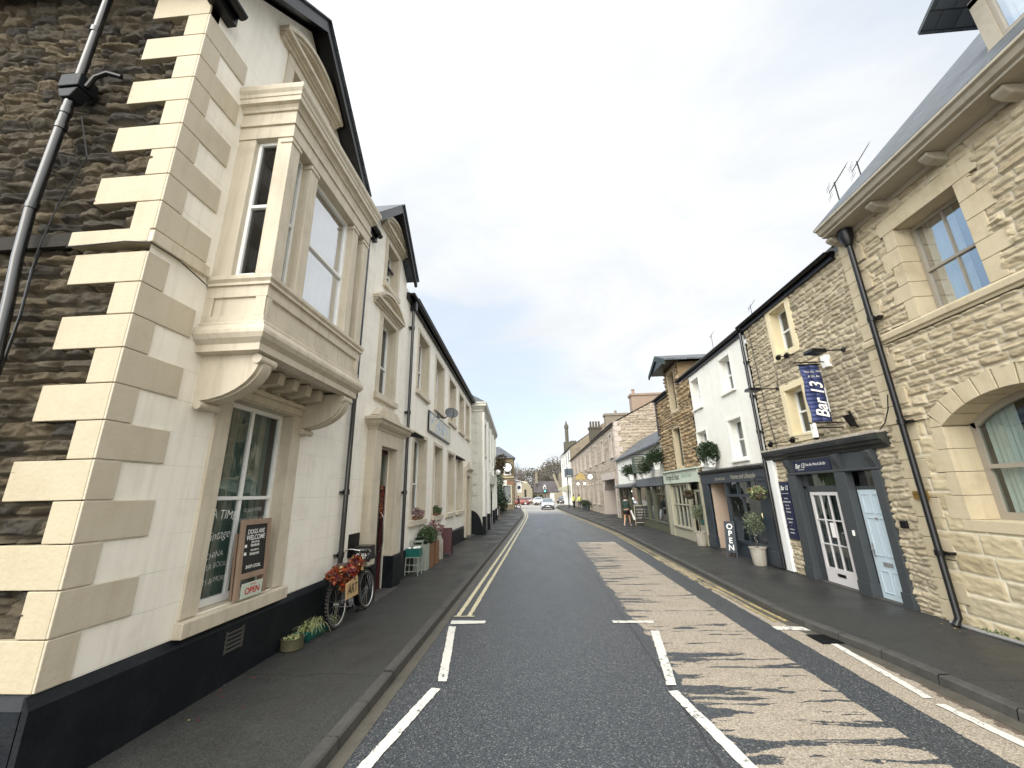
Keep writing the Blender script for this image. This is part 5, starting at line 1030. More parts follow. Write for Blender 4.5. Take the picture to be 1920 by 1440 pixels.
text('Bar 13',FS_,10.62,2.09,.15,m_letter,sgn,o=.053,dirn=-1,shear=.35,bold=.003,sx=.75); text('Fine Ale, Wine & Gin Bar',FS_,10.62,1.96,.035,m_letter,sgn,o=.053,dirn=-1,shear=.4,sx=.8)
for k,tx in enumerate(['REAL ALES','CRAFT BEER & CIDER','Mon - Thu','OPEN LATE','FINE WINES','-','GIN BAR MENU','PROSECCO','+','COCKTAILS','LIVE MUSIC']): text(tx,FS_,10.62,1.84-.08*k,.038,m_letter,sgn,o=.053,dirn=-1,sx=.85,bold=.0008)
# banner
bn=thing('hanging_banner','long navy vertical banner reading Bar 13 on brackets from the rubble wall','banner',(5.7,8.25,3.4))
TBN=FS(8.25); me_=MB(TBN)
for k in range(14):
    z0=3.36+k*1.2/14; z1=z0+1.2/14; f0=.025*math.sin(k*.8); f1=.025*math.sin((k+1)*.8); me_.face((5.5,f0,z0),(5.7,f0*.3+.02,z0),(5.7,f1*.3+.02,z1),(5.5,f1,z1)); me_.face((5.7,f0*.3+.02,z0),(5.89,f0*.5,z0),(5.89,f1*.5,z1),(5.7,f1*.3+.02,z1))
me_.build('cloth',M('navy_banner_cloth',(.035,.05,.15),.6,.15,3),bn,smooth='all').modifiers.new('s','SOLIDIFY').thickness=.006
text('Bar 13',TBN,5.72,3.8,.34,m_letter,bn,o=.055,rot=math.pi/2,shear=.3,bold=.006,sx=.82); text('Fine Ale, Wine',TBN,5.7,4.4,.06,m_letter,bn,o=.055,shear=.3); text('& Gin Bar',TBN,5.7,4.3,.06,m_letter,bn,o=.055,shear=.3); MB(TBN).box(5.86,5.866,.03,.055,3.55,4.05).build('underline',m_letter,bn)
m=MB(); m.tube([(5.4,8.25,4.62),(6.1,8.25,4.62)],.014,6).tube([(5.45,8.25,4.57),(5.92,8.25,4.57)],.016,6).tube([(5.44,8.25,3.34),(6.1,8.25,3.34)],.014,6).tube([(5.48,8.25,3.24),(6.1,8.25,3.24)],.014,6); m.build('rod',m_iron,bn)
MB().box(6.0,6.1,8.18,8.32,4.5,4.75).build('bracket',m_letter,bn); MB().box(5.48,5.53,8.2,8.3,3.05,3.33).build('bracket',m_letter,bn)
for y,z,hx,lab in ((7.75,4.7,.42,'black floodlight on an arm just above the navy banner'),(10.07,4.52,.5,'black floodlight on an arm beside the lower window, nearer the white house')):
    t=thing('floodlight',lab,'floodlight',(6.1,y,z),'floodlights on the rubble wall'); MB().tube([(6.1,y,z),(6.1-hx,y+.06,z+.02)],.014,6).ball((6.06,y,z),.045,8).build('arm',m_iron,t); 
    m=MB(); x=6.1-hx-.1; m.prism([(x-.16,z-.02),(x+.14,z-.05),(x+.13,z+.03),(x-.14,z+.05)],'o',y-.05,y+.2); m.build('head',m_iron,t,bevel=.008)
for y,z,lab in ((9.56,5.2,'small black twin spotlight, left one under the top window'),(9.25,5.14,'small black twin spotlight, right one under the top window'),(10.62,3.2,'small black spotlight at the far end of the charcoal cornice'),(9.7,3.2,'small black spotlight in the middle of the charcoal cornice'),(8.88,3.17,'small black spotlight on the cornice below the banner')):
    t=thing('spotlight',lab,'spotlight',(6.1,y,z),'spotlights on the rubble wall'); MB().tube([(6.1,y,z),(5.97,y,z)],.012,6).build('arm',m_iron,t); MB().tube([(5.97,y+.03,z+.02),(5.9,y-.04,z-.05)],[.05,.06],10).build('head',m_iron,t)
t=thing('horn_light','black wedge-shaped wall light low on the rubble wall above the cornice end','wall light',(6.05,7.92,3.3)); m=MB(); m.prism([(5.9,3.42),(6.0,3.44),(6.04,3.22),(6.0,3.2)],'o',7.86,7.98); m.build('shade',m_iron,t); MB().tube([(6.1,7.92,3.2),(6.03,7.92,3.22),(6.0,7.92,3.5)],.02,6).build('arm',m_iron,t)
# aerials
def aerial(x,y,z0,z1,sc,lab,d=1):
    t=thing('tv_aerial',lab,'aerial',(x,y,z0),'television aerials on the roofs'); MB().tube([(x,y,z0),(x,y,z1)],.014*sc+.004,6).build('mast',m_iron,t); m=MB()
    bd=Vector((.6,-.25,.9)).normalized(); sd=Vector((.35,.93,0)).normalized(); a=Vector((x,y,z1-.05))-bd*.3*sc; b=a+bd*.95*sc
    m.tube([tuple(a),tuple(b)],.009*sc+.002,5)
    for k in range(11): p=a+(b-a)*(.12+.88*k/10); e=(.19-.007*k)*sc; m.tube([tuple(p-sd*e),tuple(p+sd*e)],.0045*sc+.002,4)
    for s_ in (-1,1):
        for w in (-.15,.15): m.tube([tuple(a+sd*.2*sc+Vector((0,0,.16*s_+w*.3))*sc),tuple(a-sd*.2*sc+Vector((0,0,.16*s_+w*.3))*sc)],.0035*sc+.001,4)
    m.tube([tuple(a+Vector((0,0,.2))*sc),tuple(a-Vector((0,0,.2))*sc)],.005*sc,4); m.build('antenna',m_iron,t)
aerial(7.9,9.0,7.6,9.7,.85,'large tv aerial behind the rubble house roof, the lower of the two'); aerial(8.6,9.0,8.1,10.3,.85,'large tv aerial nearest the buff stone house roof')
aerial(6.35,11.0,6.8,7.3,.35,'small tv aerial at the joint of rubble house and white house'); aerial(6.35,13.7,6.8,7.5,.3,'thin small aerial over the white house roof')
# ================================================ RIGHT: white house with navy shop
Wh=thing('white_house','white rendered house with four sash windows over a dark navy shopfront','house',(6.1,13.4,.1))
ww=[(12.24,12.98,5.12,6.22),(14.8,15.5,5.12,6.22),(12.2,13.05,2.98,4.2),(14.8,15.65,3.0,4.2)]
w=MB(TR); wallsheet(w,11.2,15.68,0,6.62,ww+[(11.85,15.2,0,2.4)]); w.build('street_wall',m_white,Wh)
MB().box(7.6,13,11.2,17,0,6.5).build('building_core',m_dark,Wh)
for a,b,c,d in ww: window(Wh,TR,a,b,c,d,rec=.22,fw=.06,rail=.5,sur=(.09,.012,False),surm=m_white,sill=(.12,.09,.07),sillm=m_white,curtain=[(0,1,0,m_drape)],name='sash_window')
gutter(Wh,TR,11.2,16.9,.06,6.62,.055); rf=MB(); roofslab(rf,[(6.0,11.2,6.7),(6.0,16.7,6.7),(10,16.7,8.9),(10,11.2,8.9)],.05); rf.build('roof',m_slatem,Wh)
pipe(Wh,TR,11.22,.08,[6.5,3.1,.9,.15],.04,collars=(5.6,4.6,3.6))
MB(TR).box(10.86,11.12,-.05,.08,.12,2.8).build('white_painted_pier',m_upvc,Wh,bevel=.02)
for a,b in ((11.3,11.85),(15.2,15.75)): MB(TR).box(a,b,-.05,.06,.12,2.3).box(a-.02,b+.02,-.05,.09,.12,.5).build('pilaster',m_navys,Wh,bevel=.01)
s=MB(TR); s.box(11.25,15.75,-.05,.08,2.3,2.62); s.build('fascia',m_navys,Wh)
s=MB(TR); s.prism([(0,2.6),(.1,2.62),(.16,2.66),(.18,2.72),(0,2.78)],'u',11.2,15.72); s.build('shop_cornice',m_charc2,Wh)
text('Jules and Linen',TR,14.1,2.44,.15,m_letterg,Wh,o=.085,dirn=-1,sx=.85); text('Home and Lifestyle',TR,12.55,2.46,.2,m_letterg,Wh,o=.085,dirn=-1,sx=.95)
s=MB(TR); s.box(13.9,14.02,-.1,.0,.57,2.3).box(11.85,14.02,-.1,.02,1.86,1.94).box(11.85,14.02,-.1,.06,.5,.58)
for u in (13.2,12.5): s.box(u-.03,u+.03,-.09,-.01,1.94,2.3)
for u in (12.95,): s.box(u-.025,u+.025,-.09,-.01,.58,1.86)
sw=s.build('shop_window',m_navys,Wh); MB(TR).face((11.85,-.05,.57),(14.0,-.05,.57),(14.0,-.05,2.3),(11.85,-.05,2.3)).build('pane',m_glassd,sw); MB(TR).box(11.85,14.02,-.05,.02,.1,.5).build('stall_riser',m_navys,Wh)
MB(TR).face((15.2,-1.3,.1),(15.2,0,.1),(15.2,0,2.35),(15.2,-1.3,2.35)).build('plaster_return',m_plast,Wh); MB(TR).face((14.0,-1.3,.1),(15.2,-1.3,.1),(15.2,-1.3,2.35),(14.0,-1.3,2.35)).build('entrance_back',m_plast,Wh); MB(TR).box(14.0,15.2,-1.3,0,.08,.13).build('threshold',m_kerb,Wh); MB(TR).face((14.03,-1.3,.1),(14.03,-.1,.1),(14.03,-.1,2.35),(14.03,-1.3,2.35)).build('entrance_side',m_navys,Wh)
MB(TR).face((14.0,-1.3,2.36),(15.2,-1.3,2.36),(15.2,0,2.36),(14.0,0,2.36)).face((11.5,-1.4,0),(14,-1.4,0),(14,-1.4,2.5),(11.5,-1.4,2.5)).build('room_lining',m_room,Wh)
for y,x,z,hh in ((12.7,6.6,1.35,.5),(12.15,6.55,1.5,.4)):
    t=thing('lit_lamp','glowing cream lamp shade in the navy shop window'+(', the left one' if y>12.5 else ', the right one'),'lamp',(x,y,.6),'lamps in the navy shop window'); MB().lathe((x,y),[(.09,z-hh/2),(.13,z),(.04,z+hh/2),(.01,z+hh/2)],14).build('shade',m_warm,t); MB().tube([(x,y,.6),(x,y,z-hh/2)],.015,6).build('stand',m_iron,t)
def tub(x,y,r,h,ch,cr,lab,seed,mt_=m_leafo,n=1500):
    t=thing('potted_tree',lab,'potted tree',(x,y,.1),'potted olive trees outside the shops'); MB().lathe((x,y),[(r*.72,.1),(r*.78,.14),(r*.95,.1+h*.93),(r*1.04,.1+h*.94),(r*1.04,.1+h),(r*.9,.1+h),(r*.88,.1+h-.05)],20).build('pot',m_stonepot,t,smooth=True)
    MB().disc((x,y,.1+h-.04),r*.88,'z',16,.01).build('soil',m_soil,t); MB().tube([(x,y,.1+h-.05),(x+.01,y,ch-cr*.3),(x-.01,y,ch+cr*.3)],[.018,.014,.008],6).build('trunk',m_bark,t)
    rr=random.Random(seed); leafmesh('crown',[(x+rr.uniform(-.5,.5)*cr,y+rr.uniform(-.5,.5)*cr,ch+rr.uniform(-.5,.5)*cr,cr*.6,cr*.6,cr*.55) for k in range(7)],n,.03,mt_,t,seed,asp=.3,shell=.2)
tub(5.82,11.98,.21,.46,1.18,.42,'silvery potted olive tree in stained white tub before the navy shop window',61); tub(5.88,16.1,.22,.5,1.3,.34,'potted olive tree in white tub in front of the sage shop door',62)
def basket(x,y,z,r,lab,mt_,seed,grp='hanging baskets on the right side'):
    t=thing('hanging_basket',lab,'hanging basket',(x,y,z),grp); MB().lathe((x,y),[(.02,z-r*.9),(r*.6,z-r*.6),(r*.8,z-r*.1)],12).build('bowl',m_bark,t); leafmesh('foliage',[(x,y,z+r*.1,r,r,r*.6),(x,y,z-r*.4,r*.8,r*.8,r*.5)],420,.045,mt_,t,seed,droop=.6); MB().tube([(6.1,y,z+r*1.6),(x,y,z+r*1.6),(x,y,z)],.01,5).build('bracket',m_iron,t)
basket(5.78,11.4,2.0,.24,'hanging basket of green and red leaves in front of the navy shopfront pilaster',m_mixl,71); basket(5.8,16.6,1.95,.24,'hanging basket of brown leaves beside the sage shop door',m_brownl,72)
# vertical OPEN board
t,Ts=aboard('pavement_board','narrow dark pavement board reading OPEN downwards before the navy shop','x' and (5.86,13.55,.1),.3,1.02,rad(-38),m_navys,m_navys,split=.2)
for k,cch in enumerate('OPEN'): text(cch,Ts[0],0,.86-.2*k,.22,m_letter,t,o=.017,bold=.004)
# ================================================ RIGHT: brown stone house with gabled tower
Gh=thing('towered_house','brown rubble house with a narrow gabled dormer tower and wide dark eaves','house',(6.1,18,.1))
gwn=[(17.3,18.1,5.55,7.25),(17.42,18.3,3.1,4.75)]
stones('rubble_wall',TR,15.68,20.3,.0,6.55,.035,(.1,.22),(.18,.45),.05,m_stG,Gh,mort=.012,hole=lambda u,z:rects(*growr(gwn,.1))(u,z)|(z<2.4),seed=31,warp=.025,rough=1.1)
stones('tower_wall',TR,16.75,18.55,6.5,7.75,.035,(.1,.22),(.18,.45),.05,m_stG,Gh,mort=.012,hole=lambda u,z:rects(*growr(gwn,.1))(u,z)|(z>7.95-.43*abs(u-17.63)),seed=32,warp=.025,rough=1.1)
MB().box(7,12,16,20.3,0,6.5).box(6.3,9,16.76,18.54,6.4,7.4).build('building_core',m_stG,Gh); MB(FS(16.75)).face((6.1,0,6.4),(9,0,6.4),(9,0,7.5),(6.1,0,7.5)).build('tower_side',m_stG,Gh)
MB(FS(15.66)).face((6.1,0,6.4),(6.1,0,0),(9,0,0),(9,0,6.4)).build('party_wall',m_white,Gh)
for i,(a,b,c,d) in enumerate(gwn): window(Gh,TR,a,b,c,d,rec=.2,fw=.05,rail=.5 if i else .4,vb=1,fm=m_olive,sur=(.13,.02,True),surm=m_dress,name='tower_window',room=m_charc)
rf=MB(); 
for s_ in (-1,1): e=17.63+s_*1.28; roofslab(rf,[(5.47,17.63,8.1),(5.47,e,7.55),(9.2,e,7.55),(9.2,17.63,8.1)],.07)
rf.build('tower_roof',m_slatey,Gh); MB(FR(6.1)).prism([(17.63,8.02),(18.88,7.48),(18.88,7.3),(17.63,7.84),(16.38,7.3),(16.38,7.48)],'o',.6,.66).build('bargeboard',M('dark_green_bargeboard',(.012,.03,.022),.5,.2,6),Gh)
MB(FR(6.1)).prism([(17.63,8.0),(18.86,7.46),(16.4,7.46)],'o',.0,.6).build('eaves_soffit',m_iron,Gh)
gutter(Gh,TR,18.4,20.4,.1,6.55,.07); rf=MB(); roofslab(rf,[(5.95,18.5,6.62),(5.95,20.4,6.62),(10,20.4,8.6),(10,18.5,8.6)],.05); rf.build('roof',m_slatem,Gh)
pipe(Gh,TR,20.1,.12,[6.45,5.5,4.7],.045)
s=MB(TR); s.box(15.9,20.25,-.05,.12,2.4,2.9).box(15.86,20.3,-.05,.2,2.9,2.96); s.build('shop_fascia',m_mint,Gh); text('Forage & Feast',TR,18.9,2.66,.36,m_letterd,Gh,o=.125,dirn=-1,sx=.85,bold=.004); text('Deli & Cafe',TR,17.1,2.68,.24,m_letterp,Gh,o=.125,dirn=-1)
s=MB(TR); s.box(19.6,20.25,-.05,.08,.1,2.4).box(15.85,16.0,-.05,.08,.1,2.4).box(17.2,17.45,-.05,.05,.1,2.4).box(17.45,19.6,-.05,.03,.1,.52).box(17.4,19.65,-.05,.1,.52,.6); s.build('shopfront',m_sage,Gh,bevel=.01)
s=MB(TR); s.box(17.45,17.53,-.12,-.02,.6,2.4).box(19.5,19.6,-.12,-.02,.6,2.4).box(17.53,19.5,-.12,-.02,1.46,1.51).box(17.53,19.5,-.12,-.02,2.3,2.4)
for k in (1,2,3): u=17.53+1.97*k/4; s.box(u-.02,u+.02,-.11,-.03,.6,2.3)
sw=s.build('shop_window',m_sage,Gh); MB(TR).face((17.5,-.07,.6),(19.6,-.07,.6),(19.6,-.07,2.4),(17.5,-.07,2.4)).build('pane',m_glassd,sw)
s=MB(TR); s.box(16.0,16.1,-.2,-.14,.1,2.1).box(17.1,17.2,-.2,-.14,.1,2.1).box(16.1,17.1,-.2,-.14,.1,.75).box(16.1,17.1,-.2,-.14,2.02,2.1).box(16.1,17.1,-.2,-.14,1.25,1.3); do=s.build('shop_door',m_sage,Gh); MB(TR).face((16.0,-.17,.7),(17.2,-.17,.7),(17.2,-.17,2.4),(16.0,-.17,2.4)).build('pane',m_glassd,do)
MB(TR).box(16.3,16.9,-.14,-.13,.8,.95).build('notice',m_teal,do); MB(TR).face((15.9,-.8,0),(20.2,-.8,0),(20.2,-.8,2.6),(15.9,-.8,2.6)).build('room_lining',m_room,Gh)
leafmesh('window_display',[(6.45,18.0,1.3,.15,.4,.5),(6.45,18.9,1.5,.15,.4,.6),(6.45,18.5,.9,.15,.6,.2)],260,.06,m_flow,Gh,77)
# rooftop shrubs in white planters over the shopfronts
def shrub(x,y,z,r,lab,seed,n=1400):
    t=thing('planter_shrub',lab,'shrub',(x,y,z-r-.5),'clipped evergreens in white planters above the shops'); m=MB(); m.prism([(x-.1,z-r*.8-.3),(x+.1,z-r*.8-.3),(x+.19,z-r*.62),(x-.19,z-r*.62)],'o',y-.2,y+.2); m.build('planter_box',m_upvc,t,bevel=.02)
    rr=random.Random(seed); leafmesh('foliage',[(x+rr.uniform(-.35,.35)*r,y+rr.uniform(-.4,.4)*r,z-.05+rr.uniform(-.4,.35)*r,r*.85,r*.9,r*.8) for k in range(6)],n*2,.055,m_leafd,t,seed,shell=.35,asp=.35)
shrub(5.85,14.3,3.45,.42,'round dark evergreen bush in a white box above the navy shopfront',81); shrub(5.72,20.3,3.75,.48,'dark evergreen bush on a white planter at the mint and green shopfront joint',82); shrub(5.6,22.3,3.4,.46,'dark evergreen bush right of the hanging green sign',83); shrub(5.75,26.3,3.45,.5,'dark evergreen bush left of the hanging green sign',84)
# ================================================ RIGHT: low white building with green shop
Lh=thing('low_shop','low white building with slate roof over an olive green shopfront','shop',(6.1,26,.1))
w=MB(TR); wallsheet(w,20.3,32.3,2.3,4.5,[]); w.build('street_wall',m_white,Lh); rf=MB(); roofslab(rf,[(5.85,20.3,4.45),(5.85,32.3,4.45),(7.9,32.3,5.95),(7.9,20.3,5.95)],.08); rf.build('roof',m_slate,Lh)
MB().box(7.6,12,20.4,32.2,0,4.4).build('building_core',m_dark,Lh)
s=MB(TR); s.prism([(0,2.62),(.5,2.4),(.5,2.34),(0,2.3)],'u',26.0,32.2).prism([(0,2.8),(.12,2.76),(.2,2.35),(0,2.3)],'u',20.35,26.0); s.build('shop_fascia',m_charc,Lh)
s=MB(TR)
for u in (20.35,22.6,23.9,26.1,28.6,30.4,32.0): MB(TR).box(u,u+.28,-.1,.05,.1,2.4).build('shopfront_post',m_olive,Lh,bevel=.01)
s.box(20.4,26.2,-.1,.02,.1,.5).box(20.4,26.2,-.1,.06,.5,.57).box(20.4,23,-.08,-.02,1.9,1.95); s.build('shopfront',m_olive,Lh,bevel=.01)
MB(TR).face((20.6,-.05,.5),(28.6,-.05,.5),(28.6,-.05,2.35),(20.6,-.05,2.35)).build('pane',m_glassd,Lh); MB(TR).face((20.3,-.9,0),(32.2,-.9,0),(32.2,-.9,2.4),(20.3,-.9,2.4)).build('room_lining',m_room,Lh)
MB(TR).box(28.7,30.4,-.8,-.7,.1,2.3).build('wood_panelling',M('lit_wood_panel',(.45,.27,.1),.7,.2,6),Lh)
for k,(u,z) in enumerate(((29.6,2.1),(29.9,1.75),(29.3,1.6))): MB(TR).ball((u,-.3,z),.07,8).build('bulb',m_bulb,Lh)
leafmesh('goods_display',[(5.75,28.6,.75,.25,.6,.35)],300,.08,m_autumn,Lh,91)
sg=thing('hanging_sign','dark green square shop sign with pale text hanging between the evergreen bushes','sign',(5.3,22,3.5)); MB().box(4.95,5.62,22.0,22.05,3.02,3.92).build('panel',M('dark_green_sign',(.05,.07,.055),.5,.1,5),sg); MB().tube([(6.1,22.02,4.0),(4.9,22.02,4.0)],.025,6).build('bracket',m_iron,sg)
for k,tx in enumerate(('FORAGE','COFFEE','LUNCHES','CAKES','DELI','OPEN')): text(tx,FS(22.0),5.28,3.82-.14*k,.11,m_letterg,sg)
t,Ts=aboard('pavement_board','pale timber chalkboard easel outside the olive green shop, behind the woman','x' and (5.98,25.9,.1),.62,1.15,rad(-12),M('pale_timber',(.5,.42,.3),.7,.1,9),m_board)
for k,tx in enumerate(('COFFEE','CAKES','SOUP','LUNCH')): text(tx,Ts[0],0,.9-.16*k,.12,m_letterg,t,o=.017)
# ================================================ RIGHT: long pinkish inn
TP=FG((6.1,32.3),(-.0314,1),False)
Ph=thing('long_inn','long pinkish stone inn with pale window dressings and a carriage arch','inn',(6.1,40,.1))
ups=[1.7+3.9*k for k in range(9)]; gws=[9.6,12.6,15.8,20.5,24.2,28,31.5]
hp=[(u-.42,u+.42,4.95,6.75) for u in ups]+[(u-.4,u+.4,1.0,2.9) for u in gws]+[(1.3,6.3,.0,3.1)]
tp=lambda u,o,z: TP(u,o,z*(1-.0012*u))
stones('street_wall',tp,0,34.5,0,7.42,.1,(.14,.3),(.25,.6),.03,m_stP,Ph,hole=rects(*hp),seed=41,edge=.05,warp=.04)
stones('gable_wall',FS(32.3),6.1,11.5,0,10.1,.06,(.14,.28),(.25,.6),.05,m_stP,Ph,hole=lambda u,z:(z>7.5+.487*(u-6.1)),seed=42,edge=.05,warp=.06)
MB().box(7.2,12,33.2,66,0,7).build('building_core',m_dark,Ph)
for u in ups: window(Ph,tp,u-.42,u+.42,4.95,6.75,rec=.12,fw=.07,rail=.5,sur=(.17,.06,False),surm=m_pinkp,sill=(.25,.16,.12),sillm=m_pinkp,name='upper_window',lining=False,curtain=[(0,1,0,m_drape)])
for u in gws: window(Ph,tp,u-.4,u+.4,1.0,2.9,rec=.12,fw=.07,rail=.5,sur=(.17,.06,False),surm=m_pinkp,sill=(.25,.16,.12),sillm=m_pinkp,name='ground_window',lining=False,curtain=[(0,1,0,m_drape)])
s=MB(TP); z=.1;i=0
while z<7.4:
    s.box(-.01,.55 if i%2 else .32,-.01,.05,z+.01,z+.41); z+=.42; i+=1
s.build('quoins',m_pinkp,Ph,bevel=.01); s=MB(FS(32.28)); z=.1;i=0
while z<7.3:
    s.box(6.1,6.4+(.25 if i%2==0 else 0),0,.03,z+.01,z+.41); z+=.42; i+=1
s.build('side_quoins',m_pinkp,Ph)
s=MB(TP); s.box(.9,6.8,-.1,.12,3.1,3.65).box(6.3,6.7,-1.5,.05,.1,3.1).box(.9,1.3,-1.5,.05,.1,3.1).prism([(6.3,3.1),(5.6,3.1),(6.3,2.2)],'o',-1.4,.0); s.build('carriage_arch',m_upvc if False else m_pinkp,Ph,bevel=.01); MB(TP).face((.8,-1.6,0),(6.9,-1.6,0),(6.9,-1.6,3.2),(.8,-1.6,3.2)).build('arch_passage',m_dark,Ph)
rf=MB(); i=rf.P([TP(-.1,.3,7.45),TP(34.6,.3,7.1),TP(34.6,-5.2,9.9),TP(-.1,-5.2,10.2)]); rf.f.append((i,i+1,i+2,i+3)); rf.build('roof',m_slate,Ph); MB(tp).box(0,34.6,.0,.2,7.35,7.5).build('gutter',m_iron,Ph)
c=MB(); c.box(7.8,10.3,32.5,33.4,7.9,9.78).box(7.72,10.4,32.42,33.5,9.78,9.95).lathe((8.1,33),[(.13,9.9),(.12,10.35),(.16,10.36),(.16,10.42),(0.02,10.42)],10); c.build('chimney',M('rendered_chimney',(.27,.2,.15),.9,.15,1.5,streak=.5),Ph)
c=MB(); c.box(7.6,10.2,44.8,45.8,7.6,10.45).box(7.5,10.35,44.7,45.9,10.45,10.7).lathe((8.9,45.3),[(.15,10.6),(.14,11.1),(0.02,11.1)],10); c.build('chimney',m_stB if False else M('grey_rendered_chimney',(.2,.17,.13),.9,.2,1.5),Ph)
c=MB(); c.box(7.3,9.0,57,58.1,8,11.1)
for k in range(4): c.lathe((7.55+k*.4,57.5),[(.16,11.0),(.13,11.9),(.18,12.0),(0.02,12.0)],8)
c.box(7.2,9.1,56.9,58.2,10.9,11.15); c.build('chimney',M('dark_chimney_stone',(.07,.06,.045),.9,.3,3),Ph)
for u,lab in ((14.5,'dark ball shrub in a pot, nearer of two by the pinkish inn'),(17.5,'dark ball shrub in a pot, farther of two by the pinkish inn')):
    x,y,_=TP(u,.5,0); t=thing('potted_shrub',lab,'shrub',(x,y,.1),'ball shrubs by the inn'); MB().lathe((x,y),[(.2,.1),(.26,.5),(.02,.5)],10).build('pot',m_charc,t); leafmesh('crown',[(x,y,.85,.42,.42,.42)],420,.08,m_leafd,t,int(u))
x,y,_=TP(17.2,.6,0); t=thing('inn_sign','golden gabled inn sign with two round lamps on the pinkish inn','sign',(x,y,3.2)); m=MB(); m.prism([(x-.75,3.6),(x+.45,3.6),(x+.45,3.9),(x-.15,4.5),(x-.75,3.9)],'o',y-.05,y+.05); m.build('panel',M('gold_paint',(.42,.31,.12),.4,.1,5),t); MB().tube([(x+.6,y,4.1),(x-.8,y,4.1)],.03,6).build('bracket',m_iron,t)
for dx in (-.5,.3): MB().ball((x+dx,y-.1,3.1),.14,8).build('lamp',m_bulb,t)
x,y,_=TP(10.5,.5,0); t=thing('hanging_sign','small white oval sign with black iron scrollwork on the pinkish inn','sign',(x,y,3.8)); MB().disc((x-.1,y,3.65),.3,'o',14,.05).build('panel',m_upvc,t); MB().tube([(x+.5,y,4.1),(x-.6,y,4.15)],.03,6).tube([(x+.4,y,3.7),(x-.3,y,4.1)],.02,6).torus((x-.1,y,3.65),.33,.03,'o',14).build('bracket',m_iron,t)
pp=thing('post_sign','dark blue-grey square pub sign on a tall thin post by the far right kerb','sign',(3.75,57,.1)); MB().tube([(3.75,57,.1),(3.75,57,5.6)],.07,8).build('post',m_iron,pp); MB().box(3.35,4.55,56.95,57.05,4.15,5.35).build('panel',M('slate_blue_sign',(.06,.08,.1),.5,.1,4),pp,bevel=.02); MB().box(3.6,4.3,56.93,56.95,4.3,4.4).build('lettering',m_letterg,pp)
# white far building
TW=FG((5.02,66.8),(-.035,1),False)
Wf=thing('tall_white_building','tall white building beyond the inn with brown stone gable end','building',(5,75,.1))
hw=[(u-.5,u+.5,z,z+2) for u in (2.5,6.5,11,15) for z in (1.2,4.2,6.8)]
w=MB(TW); wallsheet(w,0,18,0,9.2,hw); w.build('street_wall',m_white,Wf); stones('gable_wall',FS(66.8),5.02,13,0,14,.16,(.2,.35),(.3,.8),.03,Mstone('dull_far_stone',[(.16,.13,.1),(.22,.185,.14),(.19,.16,.12)],(.2,.17,.13)),Wf,hole=lambda u,z:(z>9.2+.7*(u-5.02)),seed=44,edge=.05)
for a,b,c,d in hw: window(Wf,TW,a,b,c,d,rec=.1,name='window',lining=False,curtain=[(0,1,0,m_drape)],fw=.08)
rf=MB(); i=rf.P([TW(-.1,.4,9.2),TW(18,.4,9.2),TW(18,-6,13.4),TW(-.1,-6,13.4)]); rf.f.append((i,i+1,i+2,i+3)); rf.build('roof',m_slate,Wf)
MB(TW).prism([(0,2.2),(1.6,2.5),(1.6,2.9),(0,3.4)],'u',3,9).build('shop_canopy',m_sage,Wf)
sp2=thing('stone_turret','slender dark stone turret with pointed cap behind the far white building','turret',(5.6,80,8)); c=MB(); c.box(4.9,6.2,79.5,80.8,7,11.9).lathe((5.6,80),[(.42,11.8),(.36,12.2),(.36,14.6),(.44,14.7),(.44,15.2),(.3,15.4),(.12,15.9),(.02,16.4)],8).box(6.2,7.4,79.5,80.5,8,12.1); c.build('shaft',M('dark_turret_stone',(.09,.085,.06),.9,.3,2),sp2)
# ================================================ FAR END
def cottage(name,lab,x0,x1,y,ze,zr,dep,mt_,door=None):
    t=thing(name,lab,'cottage',((x0+x1)/2,y,.1)); MB().box(x0,x1,y,y+dep,0,ze).build('wall',mt_,t); rf=MB(); roofslab(rf,[(x0-.2,y-.3,ze),(x1+.2,y-.3,ze),(x1+.2,y+dep/2,zr),(x0-.2,y+dep/2,zr)],.1); rf.build('roof',m_slatedk,t); return t
m_slatedk=Mslate('dull_purple_slate',(.085,.07,.075),'y',.3,.5,1.2)
m_far=M('far_buff_stone',(.19,.165,.125),.9,.2,1.2,.3,8); m_far2=M('far_yellow_stone',(.26,.23,.165),.9,.2,1.2,.3,8)
ct=cottage('far_cottage','far stone cottage with broad purple-grey slate roof at the end of the street',-1.6,4.2,96,2.3,4.9,6,m_far)
MB().box(.55,1.15,94.6,96.4,2.9,3.6).prism([(.5,3.6),(1.2,3.6),(.85,4.0)],'o',94.6,96.4).build('dormer_window',m_white,ct); MB().box(.7,1.0,94.55,94.6,2.95,3.55).build('dormer_pane',m_dark,ct); MB().box(-1.35,-.75,97,98,4.4,6.7).box(-1.2,-.95,97.2,97.6,6.7,7.6).build('chimney',m_far,ct); MB().box(2.0,3.0,95.9,95.97,.2,2.2).build('porch',m_white,ct)
g2=thing('far_gable_house','far yellow stone house with steep gable at the right of the far cottage','house',(4,92,.1)); MB().prism([(2.6,0),(5.4,0),(5.4,3.0),(4.0,3.0+2.9),(3.5,6.0)][0:0]+[(2.9,0),(6,0),(6,3),(4.3,3.2),(3.1,6.3),(2.7,6.0),(4.1,2.2),(2.9,2.2)],'o',92,92.5).build('gable',m_far2,g2); MB().box(4.2,9,92.5,98,0,6.5).build('wall',m_far,g2)
g3=thing('far_gable_house','far yellow stone gabled house left of the cottage with a lit lamp','house',(-3.5,92,.1)); MB().prism([(-5.4,0),(-2.0,0),(-2.0,2.9),(-3.2,4.9),(-3.9,4.9),(-5.4,2.9)],'o',92,97).build('wall',m_far2,g3); MB().box(-3.8,-3.4,91.9,92,.5,3).build('door',m_dark,g3)
